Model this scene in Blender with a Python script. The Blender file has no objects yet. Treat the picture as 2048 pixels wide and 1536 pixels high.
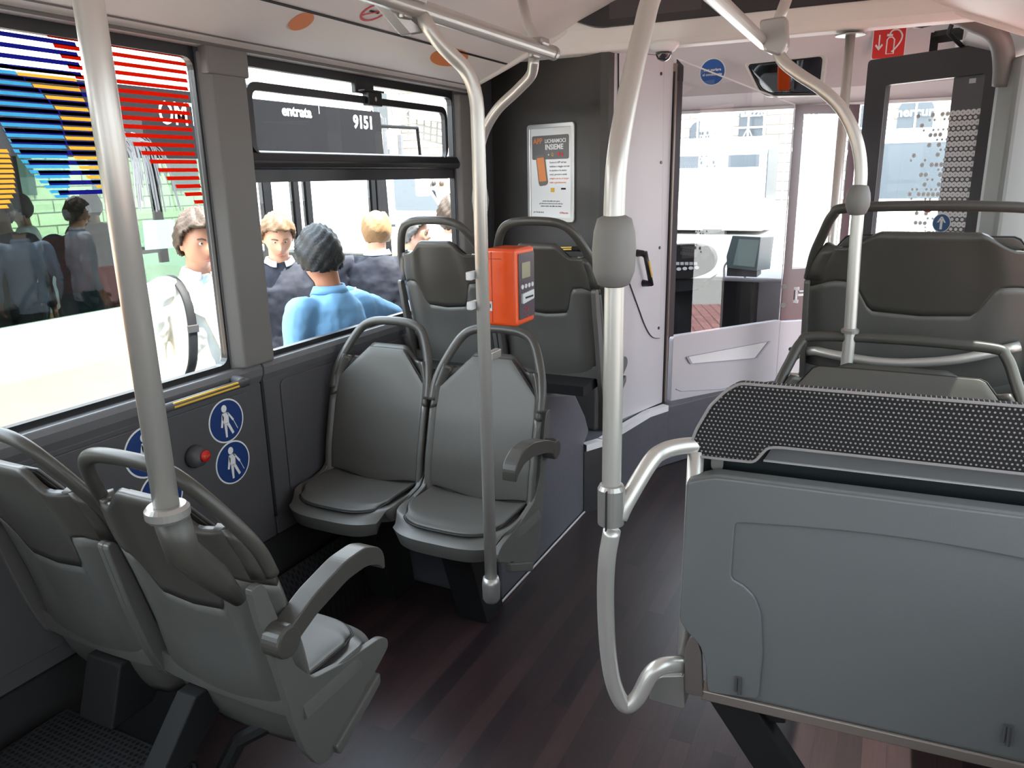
import bpy, bmesh, math, random
from mathutils import Vector, Matrix
random.seed(7)
scn = bpy.context.scene
COL = scn.collection
V = Vector
# ---------- camera orientation (bus axes: x right, y forward, z up; camera stands at x=0, y=0) ----------
RM = Matrix(((0.8994759729, 0.0975235856, -0.4259484997),
             (0.4365660893, -0.2424742068, 0.8663811567),
             (-0.0187889277, -0.9652437046, -0.2606752135)))   # rows: world axes in (right, down, forward) camera axes
H = 1.56
FPX = 1540.0
def ray(px, py): return RM @ V((px - 1024, py - 768, FPX))
def at(px, py, x=None, y=None, z=None):
    w = ray(px, py)
    if x is not None: s = x / w.x
    elif y is not None: s = y / w.y
    else: s = (z - H) / w.z
    return V((w.x * s, w.y * s, w.z * s + H))
def atp(px, py, p0, n):
    w = ray(px, py); p = V(p0) - V((0, 0, H)); s = p.dot(V(n)) / w.dot(V(n))
    return w * s + V((0, 0, H))
def sr(r, g=None, b=None):
    if g is None: g = b = r
    f = lambda c: (c / 255 / 12.92) if c / 255 <= .04045 else ((c / 255 + .055) / 1.055) ** 2.4
    return (f(r), f(g), f(b), 1)
# ---------- materials ----------
def mat(name, col, rough=.5, metal=0, bump=0, scale=200, spec=.5, emit=0, var=0, vscale=3, coat=0):
    m = bpy.data.materials.new(name); m.use_nodes = True; nt = m.node_tree; b = nt.nodes['Principled BSDF']
    b.inputs['Base Color'].default_value = col; b.inputs['Roughness'].default_value = rough
    b.inputs['Metallic'].default_value = metal; b.inputs['Specular IOR Level'].default_value = spec
    if coat: b.inputs['Coat Weight'].default_value = coat
    if emit:
        b.inputs['Emission Color'].default_value = col; b.inputs['Emission Strength'].default_value = emit
    tc = nt.nodes.new('ShaderNodeTexCoord')
    if bump:
        n = nt.nodes.new('ShaderNodeTexNoise'); n.inputs['Scale'].default_value = scale; n.inputs['Detail'].default_value = 3
        bp = nt.nodes.new('ShaderNodeBump'); bp.inputs['Strength'].default_value = bump; bp.inputs['Distance'].default_value = .002
        nt.links.new(tc.outputs['Object'], n.inputs['Vector']); nt.links.new(n.outputs['Fac'], bp.inputs['Height'])
        nt.links.new(bp.outputs['Normal'], b.inputs['Normal'])
    if var:
        n = nt.nodes.new('ShaderNodeTexNoise'); n.inputs['Scale'].default_value = vscale; n.inputs['Detail'].default_value = 4
        r = nt.nodes.new('ShaderNodeMapRange'); r.inputs['To Min'].default_value = 1 - var; r.inputs['To Max'].default_value = 1 + var
        mx = nt.nodes.new('ShaderNodeVectorMath'); mx.operation = 'SCALE'; mx.inputs[0].default_value = col[:3]
        nt.links.new(tc.outputs['Object'], n.inputs['Vector']); nt.links.new(n.outputs['Fac'], r.inputs['Value'])
        nt.links.new(r.outputs['Result'], mx.inputs['Scale']); nt.links.new(mx.outputs['Vector'], b.inputs['Base Color'])
    return m
def glass(name, tint=(.9, .93, .92, 1), ior=1.5, rough=0.0, boost=0):
    m = bpy.data.materials.new(name); m.use_nodes = True; nt = m.node_tree; nt.nodes.clear()
    o = nt.nodes.new('ShaderNodeOutputMaterial'); mx = nt.nodes.new('ShaderNodeMixShader')
    t = nt.nodes.new('ShaderNodeBsdfTransparent'); t.inputs['Color'].default_value = tint
    g = nt.nodes.new('ShaderNodeBsdfGlossy'); g.inputs['Roughness'].default_value = rough
    lw = nt.nodes.new('ShaderNodeLayerWeight'); lw.inputs['Blend'].default_value = .5
    pw = nt.nodes.new('ShaderNodeMath'); pw.operation = 'POWER'; pw.inputs[1].default_value = 4.5
    ad = nt.nodes.new('ShaderNodeMath'); ad.operation = 'MULTIPLY_ADD'; ad.inputs[1].default_value = .9; ad.inputs[2].default_value = .045 + boost; ad.use_clamp = True
    nt.links.new(lw.outputs['Facing'], pw.inputs[0]); nt.links.new(pw.outputs[0], ad.inputs[0]); nt.links.new(ad.outputs[0], mx.inputs[0])
    nt.links.new(t.outputs[0], mx.inputs[1]); nt.links.new(g.outputs[0], mx.inputs[2]); nt.links.new(mx.outputs[0], o.inputs[0])
    return m
# ---------- objects ----------
def setp(o, label=None, cat=None, group=None, kind=None):
    if label: o['label'] = label
    if cat: o['category'] = cat
    if group: o['group'] = group
    if kind: o['kind'] = kind
    return o
def thing(name, loc, label, cat, group=None, rz=0):
    o = bpy.data.objects.new(name, None); COL.objects.link(o); o.empty_display_size = .1
    o.location = loc; o.rotation_euler = (0, 0, rz)
    return setp(o, label, cat, group)
def link(o, parent=None, local=False):
    COL.objects.link(o)
    if parent is not None:
        o.parent = parent
        if not local:
            o.matrix_parent_inverse = chain(parent).inverted()
    return o
def chain(o):
    m = Matrix.Translation(o.location) @ o.rotation_euler.to_matrix().to_4x4()
    if o.parent: m = chain(o.parent) @ o.matrix_parent_inverse @ m
    return m
def mesh(name, vs, fs, m, parent=None, local=False, smooth=False, bevel=0, solid=0, sub=0, seg=2):
    me = bpy.data.meshes.new(name); me.from_pydata([tuple(v) for v in vs], [], fs)
    bm = bmesh.new(); bm.from_mesh(me); bmesh.ops.recalc_face_normals(bm, faces=bm.faces); bm.to_mesh(me); bm.free()
    if m is not None: me.materials.append(m)
    if smooth:
        for p in me.polygons: p.use_smooth = True
    o = bpy.data.objects.new(name, me); link(o, parent, local)
    if solid:
        md = o.modifiers.new('s', 'SOLIDIFY'); md.thickness = solid; md.offset = 0
    if bevel:
        md = o.modifiers.new('b', 'BEVEL'); md.width = bevel; md.segments = seg; md.limit_method = 'ANGLE'; md.angle_limit = math.radians(40)
        md.harden_normals = False
    if sub:
        md = o.modifiers.new('u', 'SUBSURF'); md.levels = sub; md.render_levels = sub
    return o
class MB:
    def __init__(s): s.v = []; s.f = []
    def add(s, vs, fs):
        k = len(s.v); s.v += [V(v) for v in vs]; s.f += [tuple(i + k for i in f) for f in fs]; return s
    def box(s, c, d, R=None):
        c = V(c); vs = []
        for z in (-1, 1):
            for y in (-1, 1):
                for x in (-1, 1):
                    p = V((x * d[0] / 2, y * d[1] / 2, z * d[2] / 2)); vs.append(c + (R @ p if R else p))
        return s.add(vs, [(0, 1, 3, 2), (4, 6, 7, 5), (0, 4, 5, 1), (2, 3, 7, 6), (0, 2, 6, 4), (1, 5, 7, 3)])
    def b2(s, a, b):
        a = V(a); b = V(b); return s.box((a + b) / 2, [abs(q) for q in (b - a)])
    def tube(s, pts, r, n=12, closed=False, sx=1, sy=1, up=None):
        pts = [V(p) for p in pts]; N = len(pts); rings = []
        rs = r if isinstance(r, (list, tuple)) else [r] * N
        nrm = None
        for i, p in enumerate(pts):
            if closed: t = pts[(i + 1) % N] - pts[i - 1]
            else: t = pts[min(i + 1, N - 1)] - pts[max(i - 1, 0)]
            t.normalize()
            if nrm is None:
                a = V(up) if up else (V((0, 0, 1)) if abs(t.z) < .9 else V((1, 0, 0))); nrm = (a - t * a.dot(t)).normalized()
            else: nrm = (nrm - t * nrm.dot(t)).normalized()
            bn = t.cross(nrm)
            rings.append([p + nrm * math.cos(k * 2 * math.pi / n) * rs[i] * sx + bn * math.sin(k * 2 * math.pi / n) * rs[i] * sy for k in range(n)])
        vs = [q for R in rings for q in R]; fs = []
        for i in range(N if closed else N - 1):
            j = (i + 1) % N
            for k in range(n): fs.append((i * n + k, i * n + (k + 1) % n, j * n + (k + 1) % n, j * n + k))
        if not closed: fs += [tuple(range(n - 1, -1, -1)), tuple((N - 1) * n + k for k in range(n))]
        return s.add(vs, fs)
    def prism(s, pts, ext):
        pts = [V(p) for p in pts]; e = V(ext); n = len(pts)
        return s.add(pts + [p + e for p in pts], [tuple(range(n)), tuple(range(2 * n - 1, n - 1, -1))] + [(i, (i + 1) % n, n + (i + 1) % n, n + i) for i in range(n)])
    def lathe(s, prof, c=(0, 0, 0), n=24, axis='z', R=None):
        c = V(c); vs = []
        for (r, h) in prof:
            for k in range(n):
                a = k * 2 * math.pi / n; p = V((r * math.cos(a), r * math.sin(a), h))
                if axis == 'x': p = V((p.z, p.x, p.y))
                if axis == 'y': p = V((p.x, p.z, p.y))
                vs.append(c + (R @ p if R else p))
        fs = [(i * n + k, i * n + (k + 1) % n, (i + 1) * n + (k + 1) % n, (i + 1) * n + k) for i in range(len(prof) - 1) for k in range(n)]
        fs += [tuple(range(n)), tuple((len(prof) - 1) * n + k for k in range(n))]
        return s.add(vs, fs)
    def out(s, name, m, parent=None, local=False, smooth=False, bevel=0, **k):
        return mesh(name, s.v, s.f, m, parent, local, smooth, bevel, **k)
def auto(o, ang=35):
    for p in o.data.polygons: p.use_smooth = True
    try:
        md = o.modifiers.new('ws', 'WEIGHTED_NORMAL'); md.keep_sharp = True
    except Exception: pass
    bm = bmesh.new(); bm.from_mesh(o.data)
    for e in bm.edges:
        if len(e.link_faces) == 2 and e.calc_face_angle(0) > math.radians(ang): e.smooth = False
    bm.to_mesh(o.data); bm.free()
    return o
def fillet(pts, rad, n=6):
    pts = [V(p) for p in pts]; out = [pts[0]]
    for i in range(1, len(pts) - 1):
        a, b, c = pts[i - 1], pts[i], pts[i + 1]; r = rad[i - 1] if isinstance(rad, (list, tuple)) else rad
        d1 = (a - b); d2 = (c - b); r1 = min(r, d1.length * .49); r2 = min(r, d2.length * .49)
        p = b + d1.normalized() * r1; q = b + d2.normalized() * r2
        for k in range(n + 1):
            t = k / n; out.append(p * (1 - t) ** 2 + b * 2 * t * (1 - t) + q * t * t)
    out.append(pts[-1]); return out
def cat_rom(pts, n=6):
    P = [V(p) for p in pts]; P = [P[0] * 2 - P[1]] + P + [P[-1] * 2 - P[-2]]; out = []
    for i in range(1, len(P) - 2):
        for k in range(n):
            t = k / n
            out.append(.5 * ((2 * P[i]) + (-P[i - 1] + P[i + 1]) * t + (2 * P[i - 1] - 5 * P[i] + 4 * P[i + 1] - P[i + 2]) * t * t + (-P[i - 1] + 3 * P[i] - 3 * P[i + 1] + P[i + 2]) * t ** 3))
    out.append(P[-2]); return out
def round_poly(pts, rad, n=4):
    """2-D or 3-D polygon with rounded corners"""
    P = [V(p) for p in pts]; out = []; N = len(P)
    for i in range(N):
        a, b, c = P[i - 1], P[i], P[(i + 1) % N]; r = rad[i] if isinstance(rad, (list, tuple)) else rad
        d1 = a - b; d2 = c - b; r1 = min(r, d1.length * .49); r2 = min(r, d2.length * .49)
        p = b + d1.normalized() * r1; q = b + d2.normalized() * r2
        if r <= 1e-6: out.append(b); continue
        for k in range(n + 1):
            t = k / n; out.append(p * (1 - t) ** 2 + b * 2 * t * (1 - t) + q * t * t)
    return out
def pane(name, pts, m, parent=None):
    return mesh(name, [V(p) for p in pts], [tuple(range(len(pts)))], m, parent)
def frame(name, outer, inner, ext, m, parent=None, bevel=0, **k):
    """ring between two outlines with the same vertex count, extruded by ext"""
    n = len(outer); e = V(ext); vs = [V(p) for p in outer] + [V(p) for p in inner]; vs += [p + e for p in vs]
    fs = []
    for i in range(n):
        j = (i + 1) % n
        fs += [(i, j, n + j, n + i), (2 * n + i, 3 * n + i, 3 * n + j, 2 * n + j), (i, 2 * n + i, 2 * n + j, j), (n + i, n + j, 3 * n + j, 3 * n + i)]
    return mesh(name, vs, fs, m, parent, bevel=bevel, **k)
def text(name, s, size, o, u, v, m, parent=None, align='CENTER', ext=.0006, bold=0, sx=1):
    u = V(u).normalized(); v = V(v).normalized(); n = u.cross(v)
    c = bpy.data.curves.new(name, 'FONT'); c.body = s; c.size = size; c.align_x = align; c.align_y = 'CENTER'; c.extrude = ext; c.offset = bold; c.resolution_u = 3
    t = bpy.data.objects.new(name, c); COL.objects.link(t); dg = bpy.context.evaluated_depsgraph_get()
    me = bpy.data.meshes.new_from_object(t.evaluated_get(dg)); bpy.data.objects.remove(t); bpy.data.curves.remove(c)
    M = Matrix(((u.x, v.x, n.x, o[0]), (u.y, v.y, n.y, o[1]), (u.z, v.z, n.z, o[2]), (0, 0, 0, 1)))
    for w in me.vertices: w.co = M @ V((w.co.x * sx, w.co.y, w.co.z))
    me.materials.clear(); me.materials.append(m)
    ob = bpy.data.objects.new(name, me); link(ob, parent); return ob
def disc(name, c, u, v, ru, rv, m, parent=None, th=.001, n=40):
    u = V(u).normalized(); v = V(v).normalized(); nn = u.cross(v)
    pts = [V(c) + u * math.cos(k * 2 * math.pi / n) * ru + v * math.sin(k * 2 * math.pi / n) * rv for k in range(n)]
    return MB().prism(pts, nn * th).out(name, m, parent)
def poly(name, pts, n, m, parent=None, th=.001, **k):
    return MB().prism(pts, V(n) * th).out(name, m, parent, **k)
def sm(a, b, x):
    t = max(0, min(1, (x - a) / (b - a))); return t * t * (3 - 2 * t)
def lerp(tab, x):
    if x <= tab[0][0]: return tab[0][1]
    for (a, p), (b, q) in zip(tab, tab[1:]):
        if x <= b: return p + (q - p) * (x - a) / (b - a)
    return tab[-1][1]
def dup(root, loc, rz, label=None, group=None, name=None):
    r = root.copy(); COL.objects.link(r); r.location = loc; r.rotation_euler = (0, 0, rz)
    if label: r['label'] = label
    if group: r['group'] = group
    for ch in list(root.children):
        c = ch.copy(); COL.objects.link(c); c.parent = r
        for g in ch.children:
            d = g.copy(); COL.objects.link(d); d.parent = c
    return r
M = {}
M['seat'] = mat('seat_grey', sr(80, 78, 74), .42, bump=.12, scale=600)
M['shell'] = mat('shell_grey', sr(92, 91, 88), .38, bump=.12, scale=600)
M['dshell'] = mat('dark_shell', sr(70, 68, 64), .35, bump=.1, scale=600)
M['seam'] = mat('seam_black', sr(28, 28, 30), .6)
M['steel'] = mat('pole_steel', sr(205, 202, 197), .34, .55, bump=.03, scale=400)
M['steel2'] = mat('cast_fitting', sr(175, 173, 170), .38, .7)
M['rubber'] = mat('grip_grey', sr(125, 124, 122), .55)
M['black'] = mat('black_plastic', sr(30, 30, 33), .35)
M['blackm'] = mat('black_matte', sr(15, 15, 17), .7)
M['wall'] = mat('panel_grey', sr(80, 79, 82), .5, bump=.15, scale=500)
M['walll'] = mat('panel_ledge', sr(104, 104, 106), .35, bump=.1, scale=500)
M['pillar'] = mat('pillar_grey', sr(112, 110, 107), .55, bump=.2, scale=300)
M['ceil'] = mat('ceiling_cream', sr(236, 233, 228), .5, bump=.08, scale=500)
M['ceil2'] = mat('ceiling_panel', sr(228, 225, 220), .5, bump=.08, scale=500)
M['dwall'] = mat('dark_cab_wall', sr(68, 65, 64), .5, bump=.15, scale=400)
M['lwall'] = mat('light_cab_panel', sr(205, 202, 206), .45, bump=.05, scale=400)
M['lino'] = mat('box_lino', sr(88, 88, 96), .45, bump=.25, scale=250, var=.12, vscale=40)
M['nosing'] = mat('nosing_white', sr(235, 236, 238), .4)
M['orange'] = mat('validator_orange', sr(236, 84, 22), .28, coat=.5)
M['yellow'] = mat('grip_yellow', sr(222, 178, 62), .4)
M['white'] = mat('white_print', sr(240, 240, 240), .5)
M['blue'] = mat('sign_blue', sr(28, 58, 118), .4)
M['red'] = mat('sign_red', sr(214, 42, 38), .4)
M['orange2'] = mat('sticker_orange', sr(226, 140, 84), .5)
M['lgrey'] = mat('light_grey', sr(210, 211, 213), .45)
M['alu'] = mat('alu_frame', sr(216, 215, 214), .3, .5)
M['glass'] = glass('side_glass', (.93, .96, .95, 1), boost=-.026)
M['cabglass'] = glass('cab_glass', (.9, .9, .92, 1), boost=.06)
M['rearglass'] = glass('rear_side_glass', (.34, .36, .35, 1))  # out-of-view panes tinted dark to hold back light from behind
M['wind'] = glass('windscreen_glass', (.95, .97, .97, 1), boost=-.02)
# floor: dark plank vinyl
def plank():
    m = bpy.data.materials.new('plank_vinyl'); m.use_nodes = True; nt = m.node_tree; b = nt.nodes['Principled BSDF']
    tc = nt.nodes.new('ShaderNodeTexCoord'); mp = nt.nodes.new('ShaderNodeMapping'); mp.inputs['Rotation'].default_value[2] = math.pi / 2
    br = nt.nodes.new('ShaderNodeTexBrick'); br.inputs['Scale'].default_value = 1.0; br.inputs['Mortar Size'].default_value = .0006
    br.inputs['Brick Width'].default_value = .62; br.inputs['Row Height'].default_value = .062; br.inputs['Bias'].default_value = 0
    br.inputs['Color1'].default_value = sr(62, 46, 46); br.inputs['Color2'].default_value = sr(38, 30, 33); br.inputs['Mortar'].default_value = sr(34, 28, 32)
    nt.links.new(tc.outputs['Object'], mp.inputs[0]); nt.links.new(mp.outputs[0], br.inputs[0])
    mp2 = nt.nodes.new('ShaderNodeMapping'); mp2.inputs['Scale'].default_value = (60, 3, 1)
    nz = nt.nodes.new('ShaderNodeTexNoise'); nz.inputs['Scale'].default_value = 3; nz.inputs['Detail'].default_value = 5
    nt.links.new(tc.outputs['Object'], mp2.inputs[0]); nt.links.new(mp2.outputs[0], nz.inputs[0])
    mx = nt.nodes.new('ShaderNodeMix'); mx.data_type = 'RGBA'; mx.blend_type = 'MULTIPLY'; mx.inputs['Factor'].default_value = .7
    rp = nt.nodes.new('ShaderNodeMapRange'); rp.inputs['To Min'].default_value = .55; rp.inputs['To Max'].default_value = 1.4
    nt.links.new(nz.outputs['Fac'], rp.inputs[0]); nt.links.new(br.outputs['Color'], mx.inputs[6]); nt.links.new(rp.outputs[0], mx.inputs[7])
    nt.links.new(mx.outputs[2], b.inputs['Base Color']); b.inputs['Roughness'].default_value = .36
    n2 = nt.nodes.new('ShaderNodeTexNoise'); n2.inputs['Scale'].default_value = 350; nt.links.new(tc.outputs['Object'], n2.inputs[0])
    bp = nt.nodes.new('ShaderNodeBump'); bp.inputs['Strength'].default_value = .25; bp.inputs['Distance'].default_value = .001
    nt.links.new(n2.outputs['Fac'], bp.inputs['Height']); nt.links.new(bp.outputs[0], b.inputs['Normal'])
    return m
M['plank'] = plank()
def dotted(name, base, dot, sc, rad, rough=.6, coords='Object', axes='xz', jit=0, transp=False, rnd=0):
    """regular grid of round dots / holes on a flat surface"""
    m = bpy.data.materials.new(name); m.use_nodes = True; nt = m.node_tree; b = nt.nodes['Principled BSDF']
    tc = nt.nodes.new('ShaderNodeTexCoord'); sp = nt.nodes.new('ShaderNodeSeparateXYZ'); nt.links.new(tc.outputs[coords], sp.inputs[0])
    def mth(op, a, bb=None):
        n = nt.nodes.new('ShaderNodeMath'); n.operation = op
        for i, q in enumerate((a, bb)):
            if q is None: continue
            if isinstance(q, (int, float)): n.inputs[i].default_value = q
            else: nt.links.new(q, n.inputs[i])
        return n.outputs[0]
    U = mth('MULTIPLY', sp.outputs['XYZ'.index(axes[0].upper())], sc); W = mth('MULTIPLY', sp.outputs['XYZ'.index(axes[1].upper())], sc)
    row = mth('FLOOR', W); U = mth('ADD', U, mth('MULTIPLY', mth('MODULO', mth('ABSOLUTE', row), 2), .5))
    fu = mth('SUBTRACT', mth('FRACT', U), .5); fw = mth('SUBTRACT', mth('FRACT', W), .5)
    d = mth('SQRT', mth('ADD', mth('MULTIPLY', fu, fu), mth('MULTIPLY', fw, fw)))
    k = mth('LESS_THAN', d, rad)
    mx = nt.nodes.new('ShaderNodeMix'); mx.data_type = 'RGBA'; nt.links.new(k, mx.inputs['Factor']); mx.inputs[6].default_value = base; mx.inputs[7].default_value = dot
    nt.links.new(mx.outputs[2], b.inputs['Base Color']); b.inputs['Roughness'].default_value = rough
    if transp:
        al = mth('SUBTRACT', 1, k); nt.links.new(al, b.inputs['Alpha'])
    return m
M['fabric'] = dotted('dotted_fabric', sr(28, 27, 30), sr(150, 146, 143), 124, .23, .9)
M['perf'] = dotted('perforated_black', sr(40, 40, 42), sr(6, 6, 6), 70, .33, .4, axes='xy')
# ---------- moulded bus seats; local axes: x across, +y the way the sitter looks, z up from the seat's floor ----------
def yc(z):   # back surface line of the shell
    return lerp([(.30, .035), (.34, .01), (.38, -.008), (.43, -.022), (.49, -.037), (.6, -.055), (.75, -.095), (.9, -.145), (1.06, -.205)], z)
def make_seat(name, loc, rz, label, cat='seat', group=None, W=.212, side=0, arm=0, low=0, tilt=0, zb=.385):
    """W half width; side: +1/-1 which side shows the deep side flange; arm: side of the arm rest"""
    t = thing(name, loc, label, cat, group, rz)
    E = .014 if W < .3 else .012
    def hw(z): return lerp([(.36, .9), (.45, .985), (.56, 1), (.78, 1), (.85, .965), (.91, .88), (.98, .74)], z) * W
    kx = W / .215
    def top(u):
        a = abs(u); s = .74 if W < .3 else .82
        lo = .915; hi = .966
        return hi - (hi - lo) * sm(s - .34, s - .05, a) + .012 * sm(.85, 1, a)
    def bnd(u):
        a = abs(u); return .715 - .02 * (1 - a) + .095 * sm(.40, .60, a) - .035 * sm(.72, 1, a)
    NU = 40
    def sheet(fa, fb, rows, off, m, nm, solid, cap=1):
        vs = []; fs = []
        for j in range(rows + 1):
            for i in range(NU + 1):
                u = (-1 + 2 * i / NU) * cap; z = fa(u) + (fb(u) - fa(u)) * j / rows; w = hw(z)
                rim = .030 * sm(.80, 1.0, abs(u)) + .014 * abs(u) ** 2
                val = -.010 * math.exp(-((abs(u) - .62) / .14) ** 2) * sm(.42, .6, z)   # two soft vertical ribs on the back
                vs.append((u * w, yc(z) + rim + val + off, z))
        for j in range(rows):
            for i in range(NU):
                a = j * (NU + 1) + i; fs.append((a, a + 1, a + NU + 2, a + NU + 1))
        return mesh(nm, vs, fs, m, t, True, True, solid=solid)
    sheet(lambda u: zb + .02 * abs(u) ** 3, bnd, 16, -.012, M['shell'], 'back_shell', .016)
    sheet(bnd, top, 12, -.012, M['dshell'], 'head_section', .018)
    # grab loop over the head section
    c = .0
    zt = 1.045
    pts = [(-W * .99, yc(.80) + .028, .80), (-W * .965, yc(.86) + .024, .865), (-W * .86, yc(.93) + .012, .935), (-W * .66, yc(1.01), 1.012), (-W * .42, yc(zt), zt - .003), (0, yc(zt) - .003, zt + .004)]
    if W > .3: pts = [(-W * .99, yc(.80) + .028, .80), (-W * .95, yc(.88) + .022, .885), (-W * .88, yc(.95) + .01, .955), (-W * .80, yc(1.02), 1.02), (-W * .68, yc(zt), zt - .003), (0, yc(zt) - .003, zt + .004)]
    pts = pts + [(-p[0], p[1], p[2]) for p in pts[-2::-1]]
    pp = cat_rom(pts, 6)
    MB().tube(pp, .0165, 14, sx=1.0, sy=.85).out('grab_loop', M['dshell'], t, True, True)
    # web filling between loop legs and head section
    for s in (-1, 1):
        web = []
        zs = [.80, .83, .86, .89, .915]
        vs = [(s * W * .99, yc(.8) + .02, .80)]
        a = [(s * hw(z) * 1.0, yc(z) + .016, z) for z in zs]; b = [(s * hw(z) * .84, yc(z) + .004, z) for z in zs]
        b[-1] = (s * hw(.915) * .80, yc(.915) + .002, .918); 
        vs = a + b; fs = [(i, i + 1, 6 + i, 5 + i) for i in range(4)]
        mesh('shoulder_web', vs, fs, M['dshell'], t, True, True, solid=.02)
    # front pad of the back rest
    def pl(pts2, y_off, th, nm, m, bev, zl=None):
        vs = []
    ol = [(-.86, .505), (-.92, .60), (-.90, .80), (-.84, .845), (-.33, .962), (.33, .962), (.84, .845), (.90, .80), (.92, .60), (.86, .505)]
    if W > .3: ol[4] = (-.62, .962); ol[5] = (.62, .962)
    # sheet with the trapezoid top
    def ftop(u):
        a = abs(u); k = .36 if W < .3 else .66
        return .955 - (a - k) / (.92 - k) * .115 if a > k else .955
    vs = []; fs = []; R_ = 14
    for j in range(R_ + 1):
        for i in range(NU + 1):
            u = (-1 + 2 * i / NU) * .90; z0 = .497 - .012 * math.cos(u * 3.3); z = z0 + (ftop(u) - z0) * j / R_
            vs.append((u * hw(min(z, .8)), yc(z) + .014 * u * u + .010, z))
    for j in range(R_):
        for i in range(NU):
            a = j * (NU + 1) + i; fs.append((a, a + 1, a + NU + 2, a + NU + 1))
    mesh('backrest_pad', vs, fs, M['seat'], t, True, True, solid=.012, bevel=.003)
    edge = [vs[i] for i in range(NU + 1)] + [vs[(j) * (NU + 1) + NU] for j in range(1, R_ + 1)] + [vs[R_ * (NU + 1) + i] for i in range(NU - 1, -1, -1)] + [vs[j * (NU + 1)] for j in range(R_ - 1, 0, -1)]
    MB().tube([(p[0] * 1.015, p[1] - .002, p[2]) for p in edge], .0028, 6, closed=True).out('pad_seam', M['seam'], t, True, True)
    # seat pan: dished slab, front lip rolled down
    D = .275
    def pan(nm, m, x0, ya, yb, z0, th, bev, sag=.006, roll=.03):
        nx, ny = 24, 20; vs = []; fs = []
        for j in range(ny + 1):
            for i in range(nx + 1):
                u = -1 + 2 * i / nx; v = j / ny
                fr = sm(.5, 1, v); w = x0 * (1 - .12 * fr ** 2)
                y = ya + (yb - ya) * v - .045 * (abs(u) ** 4) * fr
                z = z0 - sag * math.cos(u * 1.5) * (1 - v * .5) - roll * sm(.78, 1.0, v) + .012 * abs(u) ** 6 * (1 - fr) * (roll > 0)
                vs.append((u * w, y, z))
        for j in range(ny):
            for i in range(nx):
                a = j * (nx + 1) + i; fs.append((a, a + 1, a + nx + 2, a + nx + 1))
        o = mesh(nm, vs, fs, m, t, True, True); md = o.modifiers.new('s', 'SOLIDIFY'); md.thickness = th; md.offset = -1 
        md2 = o.modifiers.new('b', 'BEVEL'); md2.width = bev; md2.segments = 3; md2.angle_limit = math.radians(50); md2.limit_method = 'ANGLE'
        # make sure faces point up
        if o.data.polygons[0].normal.z < 0: o.data.flip_normals()
        return vs, nx, ny
    pan('seat_pan', M['shell'], W, -.045, D, .482, .05, .016)
    vs, nx, ny = pan('seat_pad', M['seat'], W * .86, -.03, D - .035, .494, .012, .004, roll=.006)
    edge = [vs[i] for i in range(nx + 1)] + [vs[j * (nx + 1) + nx] for j in range(1, ny + 1)] + [vs[ny * (nx + 1) + i] for i in range(nx - 1, -1, -1)] + [vs[j * (nx + 1)] for j in range(ny - 1, 0, -1)]
    MB().tube([(p[0] * 1.012, p[1] + (.003 if p[1] > .1 else 0), p[2] - .008) for p in edge], .003, 6, closed=True).out('seat_seam', M['seam'], t, True, True)
    # side flanges joining pan and back
    for s in (-1, 1):
        deep = (s == side)
        if deep:
            o2 = [(-.115, .80), (-.085, .70), (-.055, .58), (-.005, .515), (.10, .488), (.235, .470), (.262, .452), (.262, .428), (.19, .388), (.155, .380), (.155, .352), (.045, .300), (.015, .288), (-.015, .30), (-.05, .36), (-.075, .45), (-.105, .6), (-.135, .72), (-.148, .80)]
        else:
            o2 = [(-.11, .80), (-.075, .68), (-.045, .56), (.005, .505), (.10, .485), (.16, .47), (.10, .44), (0, .40), (-.04, .42), (-.07, .5), (-.10, .62), (-.135, .80)]
        pts = round_poly([V((s * (W - .012), y, z)) for y, z in o2], .012, 2)
        o = MB().prism(pts, (s * .018, 0, 0)).out('side_flange', M['shell'], t, True, bevel=.006, seg=3)
        if deep:
            MB().prism(round_poly([V((s * W, y, z)) for y, z in [(.03, .318), (.155, .374), (.205, .398), (.205, .368), (.16, .345), (.04, .288)]], .006, 2), (s * .02, 0, 0)).out('side_ledge', M['shell'], t, True, bevel=.005)
    if arm:
        s = arm; x = s * (W + .002)
        # curved arm rest
        cl = [(-.125, .668), (-.02, .712), (.08, .735), (.15, .735), (.195, .715), (.215, .690)]
        if low: cl = [(p[0] * 1.0, p[1]) for p in cl]
        top_ = [(y, z + .024) for y, z in cl]; bot = [(y, z - .022 + .0 * i) for i, (y, z) in enumerate(cl)]
        ring = [V((x, y, z)) for y, z in top_] + [V((x, y, z)) for y, z in bot[::-1]]
        MB().prism(round_poly(ring, .018, 4), (s * .046, 0, 0)).out('armrest', M['dshell'], t, True, bevel=.01, seg=3)
        MB().lathe([(.0, -.002), (.034, -.002), (.034, .047), (0, .047)], (x - (.0 if s > 0 else 0), -.105, .675), 28, 'x', R=Matrix.Rotation(0 if s > 0 else math.pi, 3, 'Z')).out('armrest_pivot', M['dshell'], t, True, False, bevel=.006)
    return t
XL, XR = -1.9, .49
def struct(o, kind='structure'): o['kind'] = kind; return o
# floor
struct(MB().b2((XL, -3, -.04), (XR + .05, 5.6, 0)).out('floor', M['plank']))
# ---------- left wall ----------
ZS, ZT = .985, 1.945
def wallbox(a, b, name, m, **k): return MB().b2(a, b).out(name, m, **k)
left = MB().b2((XL - .08, -3, 0), (XL, 5.6, ZS - .03)).b2((XL - .08, -3, ZT + .02), (XL, 5.6, 2.5))
for ya, yb in ((1.79, 1.955), (3.30, 3.75), (-.05, .12), (-1.6, -1.4), (-3, -2.9), (4.7, 5.6)): left.b2((XL - .034, ya, ZS - .03), (XL, yb, ZT + .02))
struct(left.out('wall_left', M['wall']))
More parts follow.
